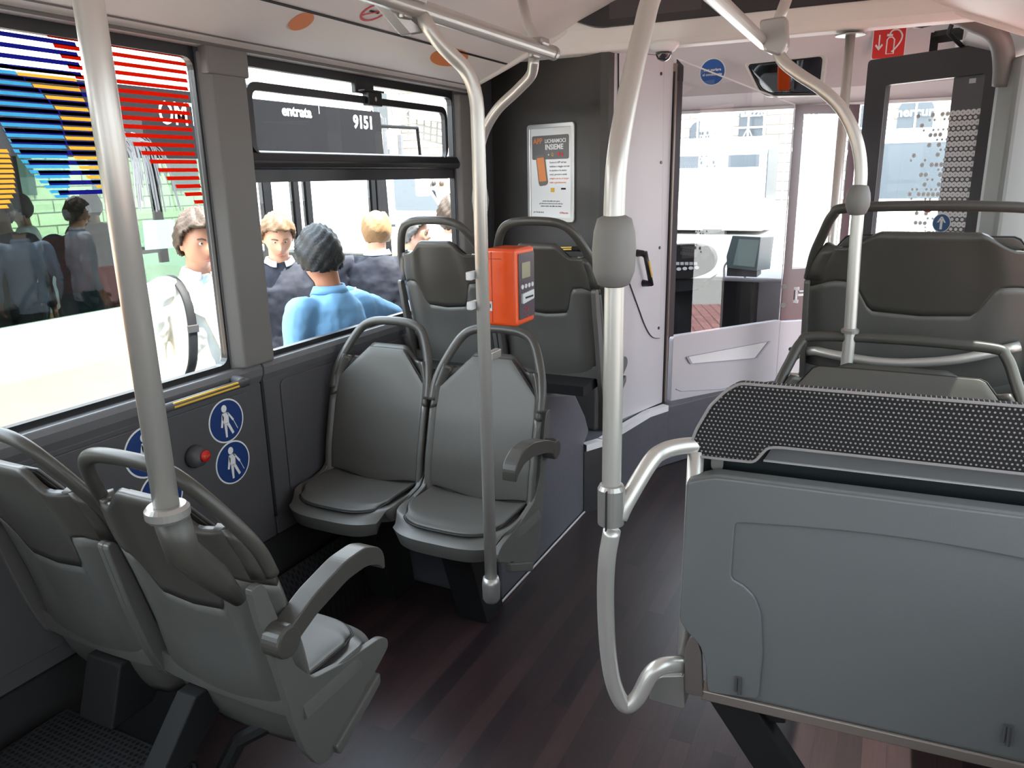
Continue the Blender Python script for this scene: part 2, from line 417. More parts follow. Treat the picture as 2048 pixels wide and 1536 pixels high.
# window ledge (rounded top of the side panels)
def ledge(ya, yb, name):
    prof = [(0, ZS - .09), (.012, ZS - .085), (.026, ZS - .06), (.028, ZS - .035), (.018, ZS - .018), (-.03, ZS - .012), (-.03, ZS - .09)]
    MB().prism([V((XL + x, ya, z)) for x, z in prof], (0, yb - ya, 0)).out(name, M['walll'], bevel=.004)['kind'] = 'structure'
ledge(-3, 1.902, 'trim_1'); ledge(1.908, 3.45, 'trim_2')
# embossed lower panels
def panel(ya, yb, name):
    pts = round_poly([V((XL, ya, .03)), V((XL, yb, .03)), V((XL, yb, .90)), V((XL, ya, .90))], .012, 3)
    struct(MB().prism(pts, (.010, 0, 0)).out(name, M['wall'], bevel=.004))
panel(-.9, 1.902, 'trim_3'); panel(1.910, 3.44, 'trim_4')
for ya, yb, nm in ((-.7, 1.84, 'trim_5'), (1.99, 3.40, 'trim_6')):
    o1 = round_poly([V((XL + .010, ya, .42)), V((XL + .010, yb - .12, .36)), V((XL + .010, yb, .47)), V((XL + .010, yb, .885)), V((XL + .010, ya, .885))], .03, 4)
    struct(MB().prism(o1, (.006, 0, 0)).out(nm, M['wall'], bevel=.004))
# seam line between the two wall panels
struct(MB().b2((XL + .0, 1.9, .40), (XL + .013, 1.912, ZS - .014)).out('trim_7', M['seam']))
# kick panel below the seats
struct(MB().prism([V((XL, -3, 0)), V((XL + .13, -3, 0)), V((XL + .10, -3, .16)), V((XL + .02, -3, .33)), V((XL, -3, .33))], (0, 5.29, 0)).out('baseboard_left', M['blackm'], bevel=.004))
# perforated heater covers
def heater(ya, yb, lab):
    o = MB().prism([V((XL + .135, ya, .0)), V((XL + .20, ya, .0)), V((XL + .195, ya, .13)), V((XL + .13, ya, .26))], (0, yb - ya, 0)).out('heater_cover', M['perf'], bevel=.006)
    setp(o, lab, 'heater cover')
heater(1.5, 2.24, 'black perforated heater cover at the wall foot in front of the facing seat pair')
eb = MB().b2((XL + .14, -.5, 0), (-1.30, 1.0, .29)).out('equipment_box', M['perf'], bevel=.012); setp(eb, 'black perforated equipment box under the near left seats', 'box')
# pillars
def pillar(ya, yb, name, x1=.035):
    pts = [V((XL - .02, ya - .02, ZS - .02)), V((XL + x1, ya + .02, ZS - .02)), V((XL + x1, yb, ZS - .02)), V((XL - .02, yb + .005, ZS - .02))]
    struct(MB().prism(pts, (0, 0, ZT - ZS + .01)).out(name, M['pillar'], bevel=.008, seg=3))
pillar(1.80, 1.955, 'trim_8'); pillar(3.31, 3.5, 'trim_9', .02); pillar(-.05, .12, 'trim_10')
struct(MB().b2((XL + .0, 1.80, ZT - .075), (XL + .04, 1.965, ZT + .02)).out('trim_11', M['pillar'], bevel=.006))
# windows
def rrect(x, ya, yb, za, zb, r=.03, n=4): return round_poly([V((x, ya, za)), V((x, yb, za)), V((x, yb, zb)), V((x, ya, zb))], r, n)
def window(n, ya, yb, za=ZS - .012, zb=ZT + .02, head=.05, gm='glass'):
    w = frame('window_%d' % n, rrect(XL - .03, ya - .03, yb + .03, za - .03, zb + .03, .01), rrect(XL - .03, ya + .008, yb - .006, za + .014, zb - head, .035), (.026, 0, 0), M['black']); struct(w)
    g = pane('pane', [(XL - .022, ya, za), (XL - .022, yb, za), (XL - .022, yb, zb), (XL - .022, ya, zb)], M[gm], w)
    return w
w1 = window(1, .12, 1.79); w2 = window(2, 1.955, 3.30); w3 = window(3, -1.4, -.05, gm='rearglass')
# hopper window in window 2: ledge bar, vent frame, latch
zb = 1.60
MB().prism(round_poly([V((XL - .02, 1.955, zb - .005)), V((XL + .022, 1.955, zb)), V((XL + .030, 1.955, zb + .022)), V((XL + .012, 1.955, zb + .052)), V((XL - .02, 1.955, zb + .058))], .006, 3), (0, 1.345, 0)).out('hinge_rail', M['black'], w2, bevel=.003)
MB().b2((XL - .022, 1.96, zb - .045), (XL - .008, 3.3, zb)).out('glazing_bar', M['black'], w2)
vo = rrect(XL - .004, 1.968, 3.215, zb + .045, 1.868, .05, 6); vi = rrect(XL - .004, 1.992, 3.193, zb + .045, 1.842, .03, 6)
ventf = frame('vent_frame', vo, vi, (.02, 0, 0), M['black'], w2, bevel=.003)
MB().b2((XL + .0, 2.60, 1.835), (XL + .03, 2.69, 1.885)).b2((XL - .01, 2.57, 1.885), (XL + .036, 2.70, 1.893)).b2((XL - .02, 2.56, 1.88), (XL, 2.68, 1.93)).out('latch', M['black'], w2, bevel=.003)
disc('latch_screw', (XL + .031, 2.645, 1.86), (0, 1, 0), (0, 0, 1), .006, .008, M['alu'], w2)
# ---------- right wall (mostly out of the frame) ----------
YD0, YD1 = 3.28, 4.60     # front door opening
rw = MB().b2((XR, -3, 0), (XR + .08, YD0, .9)).b2((XR, -3, 2.0), (XR + .08, 5.6, 2.5))
for ya, yb in ((3.08, YD0), (1.5, 1.62), (-.2, -.05), (-3, -2.8), (YD1, 5.6)): rw.b2((XR, ya, .9), (XR + .08, yb, 2.0))
rw.b2((XR, YD1, 0), (XR + .08, 5.6, .9))
struct(rw.out('wall_right', M['pillar']))
for n, (ya, yb) in enumerate(((-2.8, -.2), (-.05, 1.5), (1.62, 3.08))):
    struct(pane('window_%d' % (n + 4), [(XR + .04, ya, .9), (XR + .04, yb, .9), (XR + .04, yb, 2.0), (XR + .04, ya, 2.0)], M['rearglass']))
# rear closure of the saloon
rb = MB().b2((XL, -3.08, 0), (XR, -3, 1.0)).b2((XL, -3.08, 1.9), (XR, -3, 2.5)).b2((XL, -3.08, 1.0), (XL + .2, -3, 1.9)).b2((XR - .2, -3.08, 1.0), (XR, -3, 1.9))
struct(rb.out('wall_back', M['wall']))
# ---------- ceiling ----------
prof = [(XL, ZT + .005), (XL + .035, ZT + .012), (XL + .06, ZT + .03), (-1.70, 2.030), (-1.655, 2.055), (-1.50, 2.125), (-1.33, 2.20), (-1.15, 2.27), (-1.02, 2.285), (-.35, 2.285), (-.15, 2.24), (.08, 2.13), (.28, 2.05), (.40, 2.0), (XR, 1.97)]
YC = 3.42
vs = [V((x, y, z)) for y in (-3, YC) for x, z in prof]; n = len(prof)
fs = [(i, i + 1, n + i + 1, n + i) for i in range(n - 1)]
c = mesh('ceiling', vs, fs, M['ceil'], solid=.01); struct(c); auto(c, 50)
struct(MB().b2((XL - .1, -3.1, 2.5), (XR + .1, 5.7, 2.56)).out('trim_12', M['ceil']))
# seams / raised lines on the cove
def strip(x0, z0, x1, z1, ya, yb, name, m, up=.002):
    a = V((x0, ya, z0)); b = V((x1, ya, z1)); nn = V((z1 - z0, 0, -(x1 - x0))).normalized()
    if nn.z > 0: nn = -nn
    off = nn * (.005 + up)
    struct(MB().prism([a + off, b + off, b, a], (0, yb - ya, 0)).out(name, m))
strip(-1.657, 2.054, -1.648, 2.0575, -3, YC, 'trim_13', M['seam'])
strip(XL + .034, ZT + .008, XL + .040, ZT + .013, -3, YC, 'trim_14', M['pillar'], .004)
strip(XL + .060, ZT + .030, XL + .064, ZT + .032, -3, YC, 'trim_15', M['pillar'], .003)
# ceiling end arch toward the cab
struct(MB().tube(cat_rom([V((-1.86, YC - .03, 1.965)), V((-1.66, YC - .04, 2.04)), V((-1.5, YC - .03, 2.11)), V((-1.33, YC - .0, 2.185)), V((-1.1, YC, 2.27)), V((-.3, YC, 2.27)), V((.08, YC, 2.12)), V((.4, YC, 1.99))], 5), .016, 10, sx=.8).out('trim_16', M['ceil2'], smooth=True))

struct(pane('window_9', [(XL + .2, -3.04, 1.0), (XR - .2, -3.04, 1.0), (XR - .2, -3.04, 1.9), (XL + .2, -3.04, 1.9)], M['rearglass']))
PI = math.pi
# facing pair in front of the wheel box (they look back at the camera)
s1 = make_seat('passenger_seat', (-1.64, 2.14, 0), PI, 'grey moulded seat facing the camera beside the window wall, no armrest', group='facing seats')
s2 = make_seat('passenger_seat', (-1.20, 2.14, 0), PI, 'grey moulded seat facing the camera with dark armrest, on the aisle side', group='facing seats', side=-1, arm=-1)
# raised forward-facing pair on the wheel box
s3 = make_seat('passenger_seat', (-1.615, 2.80, .352), 0, 'dark grey seat seen from behind, beside the window above the facing pair', group='raised seats on the wheel box')
s4 = make_seat('passenger_seat', (-1.175, 2.80, .352), 0, 'dark grey seat seen from behind, behind the orange validator', group='raised seats on the wheel box', side=1)
# near pair seen from behind
s5 = make_seat('passenger_seat', (-1.67, 1.09, .02), 0, 'grey seat seen from behind, cut by the left edge of the photo', group='near left seats', zb=.305)
s6 = make_seat('passenger_seat', (-1.235, 1.09, .02), 0, 'grey seat seen from behind with armrest, nearest the camera on the left', group='near left seats', side=1, arm=1, zb=.305)
# wide seats on the right
s7 = make_seat('passenger_seat', (.05, 2.42, 0), PI, 'wide grey seat facing the camera behind the fabric backrest', group='wide right seats', W=.355)
s8 = make_seat('passenger_seat', (.105, 2.92, .40), 0, 'wide grey raised seat seen from behind beside the front door', group='wide right seats', W=.355)
# ---------- wheel box on the left, step, cab platform ----------
side = [V((-1.2, 2.303, 0)), V((-1.2, 2.303, .70)), V((-1.2, 2.40, .752)), V((-1.2, 2.58, .752))]
for q in ((1150, 782), (1172, 830), (1180, 862)): side.append(at(*q, x=-1.2))
side += [V((-1.2, 3.20, .342)), V((-1.2, 3.20, 0))]
wb = MB().prism(side, (-.68, 0, 0)).out('wheel_box', M['lino'], bevel=.02, seg=3)
setp(wb, 'speckled grey wheel box with rounded arch under the raised seats', 'wheel box')
MB().tube([V((-1.196, 2.30, .006)), V((-1.196, 3.19, .006))], .005, 6).out('floor_seam', mat('weld_seam', sr(190, 190, 195), .4), wb)
nz = [at(1160, 890, z=.342), at(1207, 881, z=.342), at(1243, 858, z=.342), at(1300, 824, z=.342), at(1336, 812, z=.342)]
A = V((-1.185, 3.42, 0)); B = V((-1.05, 4.02, 0)); nz[0] = V((-1.2, 3.187, .342))
DD = V((.566, .825, 0)); DN = V((.825, -.566, 0)); D2 = V((.8, .6, 0)); N2 = V((.6, -.8, 0))
Cc = atp(1558, 640, B, DN); Cc.z = 0
E2 = Cc + D2 * .42
pts = nz + [Cc + V((0, 0, .342)), E2 + V((0, 0, .342)), V((E2.x, 5.2, .342)), V((XL, 5.2, .342)), V((XL, 3.187, .342))]
pf = MB().prism([p - V((0, 0, .342)) for p in pts], (0, 0, .338)).out('trim_20', M['lino'], bevel=.006); struct(pf)
st = thing('step_nosing', nz[1], 'white anti-slip nosing strip along the edge of the raised cab platform', 'step edge')
for i in range(4):
    a, b = nz[i], nz[i + 1]; d = (b - a).normalized(); q = V((-d.y, d.x, 0)); 
    if i == 0: a = a + V((.012, 0, 0))
    MB().prism([a - q * .004, b - q * .004, b + q * .034, a + q * .034], (0, 0, .004)).prism([a - q * .004, b - q * .004, b - q * .004 - V((0, 0, .028)), a - q * .004 - V((0, 0, .028))], q * .003).out('strip', M['nosing'], st)
# dark riser plate under the step edge
MB().prism([nz[0] + V((.004, -.004, -.342)), nz[1] + V((-.002, -.004, -.342)), nz[1] + V((-.002, -.004, -.03)), nz[0] + V((.004, -.004, -.03))], (0, .006, 0)).out('riser_plate', M['black'], st)
# ---------- cab wall ----------
WN = V((-.356, -.935, 0)); Wd = V((.935, -.356, 0))
WL = V((XL, A.y + (A.x - XL) * .356 / .935, 0))
top = 2.16
core = [WL, A - Wd * .10, A - Wd * .04 + V((0, -.006, 0)), A + V((.0, .012, 0)), A + V((.012, .05, 0))]
core2 = [WL + V((0, .04, 0)), A + V((-.04, .09, 0))]
MB().prism([p for p in core] + [core2[1], core2[0]], (0, 0, 2.20)).out('wall_front', M['dwall'], bevel=.003)['kind'] = 'structure'
# lower ledge on the cab wall
p0 = WL + WN * .0; 
lw = [WL, A - Wd * .03, A - Wd * .03 + WN * .035, WL + WN * .035]
MB().prism([p + V((0, 0, .342)) for p in lw], (0, 0, .84)).out('trim_21', M['dwall'], bevel=.008)['kind'] = 'structure'
# light cab side panel
LN = (B - A).normalized(); LNn = V((LN.y, -LN.x, 0))
lp = [A + V((.012, .05, .36)), B + V((-.0, -.012, .342)), B + V((0, -.012, 2.10)), A + V((.012, .05, 2.10))]
MB().prism(lp, -LNn * .03).out('trim_22', M['lwall'], bevel=.004)['kind'] = 'structure'
P0 = A + V((.012, .05, 0)) + LNn * .002
acc = thing('access_panel', atp(1300, 400, P0, LNn), 'light grey screwed cover plate on the cab side panel beside the centre pole', 'panel')
pp = [atp(*q, P0, LNn) for q in ((1236, 104), (1326, 112), (1319, 676), (1303, 676), (1290, 655), (1236, 505))]
poly('plate', round_poly(pp, [.01, .01, .01, .06, .06, .01], 5), LNn, M['lwall'], acc, .006, bevel=.002)
MB().tube([p + LNn * .003 for p in round_poly(pp, [.01, .01, .01, .06, .06, .01], 5)], .0025, 6, closed=True).out('plate_edge', M['seam'], acc)
for q in ((1322, 148), (1322, 325), (1319, 495), (1317, 655)):
    c = atp(*q, P0, LNn) + LNn * .006 - LN * .012; disc('screw', c, LN, (0, 0, 1), .008, .008, M['black'], acc, .004, 14)
# handle on it
def grab(name, a, b, n, lab, r=.012, off=.045, m=None, stripes=True):
    a = V(a); b = V(b); n = V(n).normalized(); d = (b - a).normalized(); m = m or M['black']
    g = thing('wall_handrail', (a + b) / 2, lab, 'handrail')
    for p, s in ((a, 1), (b, -1)):
        MB().tube([p, p + n * off * .7, p + n * off + d * s * .012], [r * 1.5, r * 1.25, r * 1.2], 14).out('mount', m, g, smooth=True)
    MB().tube([a + n * off - d * .008, b + n * off + d * .008], r, 16).out('bar', m, g, smooth=True)
    if stripes:
        sd_ = n.cross(d).normalized()
        if sd_.z < -.2: sd_ = -sd_
        for k, ang in enumerate((-.15, .75)):
            q = (n * math.cos(ang) + sd_ * math.sin(ang)) * r * .93
            MB().tube([a + n * off + q + d * .04, b + n * off + q - d * .04], .0036, 8, sx=1, sy=1).out('stripe', M['yellow'], g)
    return g
grab('grab_handle', atp(1272, 506, P0, LNn) + LNn * .006, atp(1284, 566, P0, LNn) + LNn * .006, LNn, 'short black grab handle with yellow stripe on the light cab panel')
# wall rail on the cab wall
pw = WL + WN * .036
grab('grab_handle', atp(1062, 499, pw, WN), atp(1172, 496, pw, WN), WN, 'black horizontal grab rail with yellow stripes on the dark cab wall under the poster')
# wall rail on the left side under window 1
grab('grab_handle', V((XL + .026, 1.44, .937)), V((XL + .026, 1.77, .937)), (1, 0, 0), 'grey wall grab rail with yellow stripes under the large left window', .013, .05, M['wall'])
# ---------- poster ----------
pw0 = WL + WN * .001
C4 = [atp(*q, pw0, WN) for q in ((1037, 255), (1166, 243), (1174, 443), (1045, 440))]
cen = sum(C4, V()) / 4; U = Wd; Z = V((0, 0, 1)); hw_, hh = .155, .228
def pq(a, b, o=0): return cen + U * a + Z * b + WN * o
po = thing('poster', cen, 'framed white notice reading APPLICHIAMOCI INSIEME on the dark cab wall', 'poster')
def rr(a, b, r=.018, o=0): return round_poly([pq(-a, -b, o), pq(a, -b, o), pq(a, b, o), pq(-a, b, o)], r, 5)
frame('frame', rr(hw_, hh), rr(hw_ - .02, hh - .02, .004), WN * .012, M['alu'], po, bevel=.003)
poly('sheet', [pq(-hw_ + .018, -hh + .018, .003), pq(hw_ - .018, -hh + .018, .003), pq(hw_ - .018, hh - .018, .003), pq(-hw_ + .018, hh - .018, .003)], WN, M['white'], po)
dk = mat('poster_grey', sr(110, 108, 108), .5); gt = mat('poster_text', sr(120, 120, 122), .5)
poly('banner', round_poly([pq(-.125, .065, .0045), pq(.118, .065, .0045), pq(.118, .175, .0045), pq(-.125, .175, .0045)], .01, 3), WN, dk, po)
text('lettering', 'APP', .036, pq(-.115, .150, .006), U, Z, M['orange2'], po, 'LEFT', bold=.0008)
text('lettering', 'LICHIAMOCI', .0245, pq(-.038, .148, .006), U, Z, M['white'], po, 'LEFT', bold=.0005)
text('lettering', 'INSIEME', .034, pq(-.036, .120, .006), U, Z, M['white'], po, 'LEFT', bold=.0008)
text('lettering', 'Q', .02, pq(.012, .086, .006), U, Z, M['yellow'], po)
disc('mark', pq(-.012, .086, .006), U, Z, .004, .004, M['lgrey'], po); disc('mark', pq(.055, .088, .006), U, Z, .008, .008, M['red'], po); disc('mark', pq(.078, .085, .006), U, Z, .007, .007, M['red'], po)
ph = [(-.100, .085), (-.040, .088), (-.018, -.045), (-.030, -.055), (-.072, -.060), (-.080, -.050)]
poly('phone', round_poly([pq(a, b, .0058) for a, b in ph], .008, 3), WN, mat('phone_grey', sr(120, 116, 114), .4), po)
poly('phone_screen', [pq(a, b, .007) for a, b in ((-.092, .072), (-.044, .075), (-.026, -.035), (-.074, -.040))], WN, M['orange2'], po)
lines = ["Scarica la APP sul tuo", "telefono e viaggia con noi", "in autobus e in metro:", "orari, percorsi e avvisi", "sempre con te, in tempo", "reale e gratuitamente"]
for k, s in enumerate(lines): text('lettering', s, .0125, pq(-.008, .050 - k * .0185, .0045), U, Z, gt if k < 4 else M['orange2'], po, 'LEFT')
for k, (a, mm) in enumerate(((.012, M['yellow']), (.08, M['blackm']))): poly('badge', [pq(a - .012, -.088 + (k * .012), .0045), pq(a + .012 + k * .006, -.088 + (k * .012), .0045), pq(a + .012 + k * .006, -.068, .0045), pq(a - .012, -.068, .0045)], WN, mm, po)
for k in range(3): text('lettering', ['servizio disponibile tutti i giorni', 'per informazioni chiedi al personale della linea', 'numero verde e sito della rete urbana'][k], .009 - .0006 * (k == 1), pq(0, -.130 - k * .012, .0045), U, Z, gt if k < 2 else M['blackm'], po)
text('lettering', '\u25CF \u25BC \u25CF \u25CF \u25CF \u25CF', .010, pq(-.085, -.185, .0045), U, Z, gt, po); text('lettering', 'ATMservizi', .012, pq(.085, -.185, .0045), U, Z, M['red'], po)
# ---------- poles and rails ----------
def pole(name, pts, r, lab, cat='pole', grp=None, base=None, m=None):
    t = thing(name, base or pts[0], lab, cat, grp)
    MB().tube(pts, r, 20).out('tube', m or M['steel'], t, smooth=True)
    return t
RP = .0182
zr = 1.955
# near-left pole rising from the shoulder of the near seat
p1 = pole('grab_pole', [V((-.985, .765, 1.04)), V((-.985, .755, 2.28))], .0195, 'steel pole rising from the shoulder of the near left seat')
MB().lathe([(.0, -.014), (.030, -.014), (.034, -.008), (.034, .004), (.029, .010), (0, .010)], (-.985, .765, 1.062), 28).out('collar', M['steel2'], p1, smooth=False)
MB().tube([V((-.985, .768, 1.06)), V((-.988, .785, .98)), V((-1.0, .85, .90)), V((-1.015, .91, .82))], [.028, .027, .025, .014], 18).out('socket', M['dshell'], p1, smooth=True)
# pole carrying the validator
pts = fillet([V((-.98, 1.825, .335)), V((-.98, 1.825, 1.80)), V((-1.045, 1.76, 1.875)), V((-1.083, 1.735, zr - .01))], [.09, .06], 8)
p2 = pole('grab_pole', pts, RP, 'steel pole in front of the facing seats carrying the orange validator')
MB().lathe([(0, -.05), (.020, -.05), (.026, -.04), (.027, .01), (.0235, .03), (.0, .03)], (-.98, 1.825, .375), 24).out('foot_socket', M['steel2'], p2, smooth=True)
for q in (1.305, 1.225): MB().b2((-1.012, 1.79, q - .011), (-.995, 1.835, q + .011)).out('clip', M['lgrey'], p2, bevel=.003)
MB().b2((-.985, 1.84, 1.065), (-.965, 1.90, 1.09)).out('bracket', M['steel2'], p2, bevel=.003)
# pole between the raised seats
q5 = cat_rom([V((-1.395, 2.60, .78)), V((-1.395, 2.60, 1.3)), V((-1.395, 2.60, 1.55)), at(962, 285, y=2.57), at(990, 225, y=2.54), at(1035, 180, y=2.52), at(1062, 150, y=2.51), at(1068, 118, y=2.47)], 6)
p5 = pole('grab_pole', q5, RP, 'curved steel pole behind the raised seats bending up to the left ceiling rail')
MB().lathe([(.018, -.045), (.028, -.038), (.032, 0), (.028, .038), (.018, .045)], (-1.395, 2.60, 1.475), 20).out('grip_ball', M['rubber'], p5, smooth=True)
# centre pole with grip ball and hoop
cx = -.436
up = [V((cx, 1.308, z)) for z in (.93, 1.1, 1.3, 1.42)] + [at(*q, x=cx) for q in ((1228, 457), (1229, 400), (1234, 320), (1248, 230), (1268, 135), (1286, 60), (1303, -5))] + [V((cx + .003, 1.60, zr))]
p3 = pole('grab_pole', cat_rom(up, 6), .0182, 'steel centre pole with grey grip ball standing in the aisle')
MB().lathe([(.0185, -.066), (.028, -.062), (.037, -.038), (.0385, 0), (.036, .03), (.030, .052), (.0185, .058)], at(1228, 498, x=cx), 28).out('grip_ball', M['rubber'], p3, smooth=True)
MB().lathe([(.0183, -.05), (.0255, -.046), (.0265, .026), (.0225, .034), (.0183, .036)], (cx, 1.308, .955), 24).out('clamp', M['steel2'], p3)
MB().b2((cx - .001, 1.276, .905), (cx + .001, 1.283, .985)).out('clamp_slot', M['seam'], p3)
lo = cat_rom([at(1224, 1060, y=1.31), at(1214, 1120, y=1.31), at(1211, 1200, y=1.325), at(1216, 1300, y=1.34), at(1228, 1370, y=1.35), at(1250, 1410, y=1.36), at(1275, 1395, y=1.37), at(1300, 1350, y=1.385), at(1325, 1332, y=1.40), at(1362, 1328, y=1.44)], 6)
MB().tube(lo, .0172, 18).out('hoop', M['steel'], p3, smooth=True)
hi = cat_rom([at(1238, 1035, y=1.315), at(1255, 1000, y=1.33), at(1300, 925, y=1.38), at(1325, 903, y=1.41), at(1360, 893, y=1.44), at(1400, 890, y=1.47)], 6)
MB().tube(hi, .0165, 18).out('side_rail', M['steel'], p3, smooth=True)
# pole between the wide seats
q4 = cat_rom([at(1692, 740, y=2.62), at(1700, 660, y=2.62), at(1710, 500, y=2.62), at(1718, 400, y=2.62), at(1722, 340, y=2.62), at(1713, 280, y=2.625), at(1686, 222, y=2.63), at(1645, 180, y=2.64), at(1600, 150, y=2.66), at(1566, 122, y=2.68), at(1551, 92, y=2.69)], 6)
p4 = pole('grab_pole', q4, .0182, 'curved steel pole with small grip ball between the two wide right seats')
MB().lathe([(.0185, -.045), (.026, -.04), (.0345, -.018), (.0355, 0), (.033, .02), (.026, .04), (.0185, .045)], at(1716, 400, y=2.62), 26).out('grip_ball', M['rubber'], p4, smooth=True)
MB().lathe([(.0, -.006), (.026, -.006), (.027, .004), (.02, .01), (0, .01)], at(1700, 662, y=2.62), 24).out('collar', M['steel2'], p4)
ry = at(1551, 92, y=2.69)
MB().prism(round_poly([ry + V((-.05, -.03, .075)), ry + V((.03, -.03, .08)), ry + V((.04, -.03, -.005)), ry + V((.02, -.03, -.035)), ry + V((-.03, -.03, -.015))], .012, 3), (0, .06, 0)).out('clamp', M['steel2'], p4, bevel=.006)
MB().tube([ry + V((0, 0, .06)), at(1580, -20, y=2.78)], .0175, 16).out('hanger', M['steel'], p4, smooth=True)
# ceiling rails
xl = -1.083
rl = pole('ceiling_rail', [V((xl, -1.5, zr)), V((xl, at(1105, 108, x=xl).y, zr))], .022, 'left steel ceiling rail running along the window side of the aisle', 'handrail')
ye = at(1105, 108, x=xl).y
MB().lathe([(.0, -.012), (.0235, -.012), (.0235, .01), (.019, .016), (0, .016)], (xl, ye, zr), 24, 'y').out('end_cap', M['steel2'], rl)
for yy, z2 in ((1.70, -.045), (2.44, -.05)):
    MB().b2((xl - .03, yy - .03, zr + .005), (xl + .03, yy + .03, zr + .03)).b2((xl - .028, yy - .022, zr - .028), (xl - .005, yy + .03, zr + .02)).out('clamp', M['steel2'], rl, bevel=.008)
MB().tube([V((xl, 2.45, zr + .01)), V((xl - .11, 2.60, 2.06)), V((xl - .22, 2.76, 2.25))], .017, 14).out('hanger', M['steel'], rl, smooth=True)
MB().prism([V((xl - .03, 1.66, zr + .02)), V((xl - .03, 1.76, zr - .05)), V((xl - .05, 1.72, zr - .06)), V((xl - .09, 1.60, zr + .04))], (.035, 0, 0)).out('gusset', M['steel2'], rl, bevel=.006)
xr = -.43
rrl = pole('ceiling_rail', [V((xr, -1.5, zr)), V((xr, at(1528, 92, x=xr).y, zr))], .020, 'right steel ceiling rail ending at the clamp above the curved pole', 'handrail')
# thin stanchion by the front door
sx_, sy_ = -.222, 3.47
ps = pole('grab_pole', [V((sx_, sy_, 0)), V((sx_, sy_, 2.07))], RP, 'straight steel pole standing behind the curved pole near the windscreen')
MB().lathe([(.0, -.004), (.055, -.004), (.055, .0), (.03, .006), (0, .006)], (sx_, sy_, 2.062), 24).out('ceiling_flange', M['steel2'], ps)
MB().lathe([(.0, 0), (.045, 0), (.045, .006), (.02, .02), (0, .02)], (sx_, sy_, 0.001), 24).out('floor_flange', M['steel2'], ps)
# ---------- validator ----------
va = thing('ticket_validator', (-.96, 1.96, 1.15), 'orange ticket validator box mounted behind the steel pole', 'ticket validator')
vx0, vx1, vy0, vy1, vz0, vz1 = -1.015, -.915, 1.90, 2.022, 1.153, 1.368
MB().b2((vx0, vy0, vz0), (vx1, vy1, vz1)).out('housing', M['orange'], va, bevel=.010, seg=4)
MB().b2((-.9915, vy0 - .001, vz0 + .008), (-.9900, vy1, vz1 - .008)).b2((vx0 + .01, vy0 - .001, vz1 - .028), (-.96, vy0 + .01, vz1 - .0265)).out('joint_line', mat('seam_orange', sr(150, 50, 15), .5), va)
fx = vx1 + .0005
poly('front_plate', round_poly([V((fx, vy0 + .012, vz0 + .018)), V((fx, vy1 - .008, vz0 + .018)), V((fx, vy1 - .008, vz1 - .014)), V((fx, vy0 + .012, vz1 - .014))], .006, 3), (1, 0, 0), mat('validator_face', sr(74, 62, 72), .35), va, .002)
fx += .002
poly('display', [V((fx, 1.93, 1.285)), V((fx, 1.985, 1.285)), V((fx, 1.985, 1.328)), V((fx, 1.93, 1.328))], (1, 0, 0), mat('lcd', sr(150, 148, 120), .3), va, .001)
for k in range(4): disc('button', (fx, 1.930 + k * .022, 1.262), (0, 1, 0), (0, 0, 1), .0075, .0065, M['lgrey'], va, .003, 16)
poly('ticket_slot', round_poly([V((fx, 1.925, 1.215)), V((fx, 2.00, 1.222)), V((fx, 2.00, 1.248)), V((fx, 1.925, 1.243))], .004, 2), (1, 0, 0), M['lgrey'], va, .006)
MB().b2((fx + .006, 1.94, 1.228), (fx + .0075, 1.99, 1.233)).out('slot_opening', M['seam'], va)
for k, (yy, zz) in enumerate(((1.95, 1.20), (1.965, 1.195), (1.95, 1.185), (1.965, 1.175))): disc('mark', (fx, yy, zz), (0, 1, 0), (0, 0, 1), .003, .003, M['red'], va, .001, 10)
pl_ = poly('number_plate', [V((-1.012, vy0 - .0005, 1.195)), V((-.9905, vy0 - .0005, 1.195)), V((-.9905, vy0 - .0005, 1.222)), V((-1.012, vy0 - .0005, 1.222))], (0, -1, 0), M['lgrey'], va, .0015)
text('lettering', '008', .017, (-1.003, vy0 - .0025, 1.2085), (1, 0, 0), (0, 0, 1), M['blackm'], pl_, sx=.72)
# ---------- round and square stickers ----------
def walker(c, u, v, r, lab, mir=1):
    u = V(u); v = V(v); n = u.cross(v)
    t = thing('priority_sign', c, lab, 'sign', 'round walking stick signs')
    disc('rim', c, u, v, r, r, M['white'], t, .001); d = disc('field', V(c) + n * .0011, u, v, r * .93, r * .93, M['blue'], t, .0006)
    b = V(c) + n * .0018
    def q(a, z): return b + u * a * r * mir + v * z * r
    disc('figure_head', q(-.08, .58), u, v, r * .15, r * .17, M['white'], d, .0005, 20)
    for pts in ([(-.22, .38), (.06, .40), (.14, .30), (.12, -.12), (-.16, -.12), (-.22, .1)], [(-.22, .38), (-.14, .2), (-.26, -.25), (-.36, -.22)], [(.02, .4), (.14, .36), (.42, -.02), (.34, -.08)], [(-.16, -.1), (.0, -.1), (-.04, -.74), (-.14, -.74)], [(-.03, -.1), (.12, -.1), (.36, -.62), (.25, -.68)], [(.36, -.04), (.39, -.04), (.60, -.50), (.575, -.52)]):
        poly('figure', [q(a, z) for a, z in pts], n, M['white'], d, .0005)
    return t
wx = XL + .0165
for k, (yy, zz, s) in enumerate(((1.728, .812, 'right upper blue sign with a white walking figure and cane, on the grey side panel'), (1.735, .667, 'right lower blue sign with a white walking figure and cane, on the grey side panel'), (1.425, .808, 'blue walking figure sign half hidden by the near pole, above another one'), (1.45, .660, 'lowest blue walking figure sign behind the near pole and seat loop'))):
    walker((wx, yy, zz), (0, 1, 0), (0, 0, 1), .073 if k < 2 else .078, s)
sb = thing('stop_button', (wx, 1.59, .74), 'round grey stop request button with red push cap on the side panel', 'button')
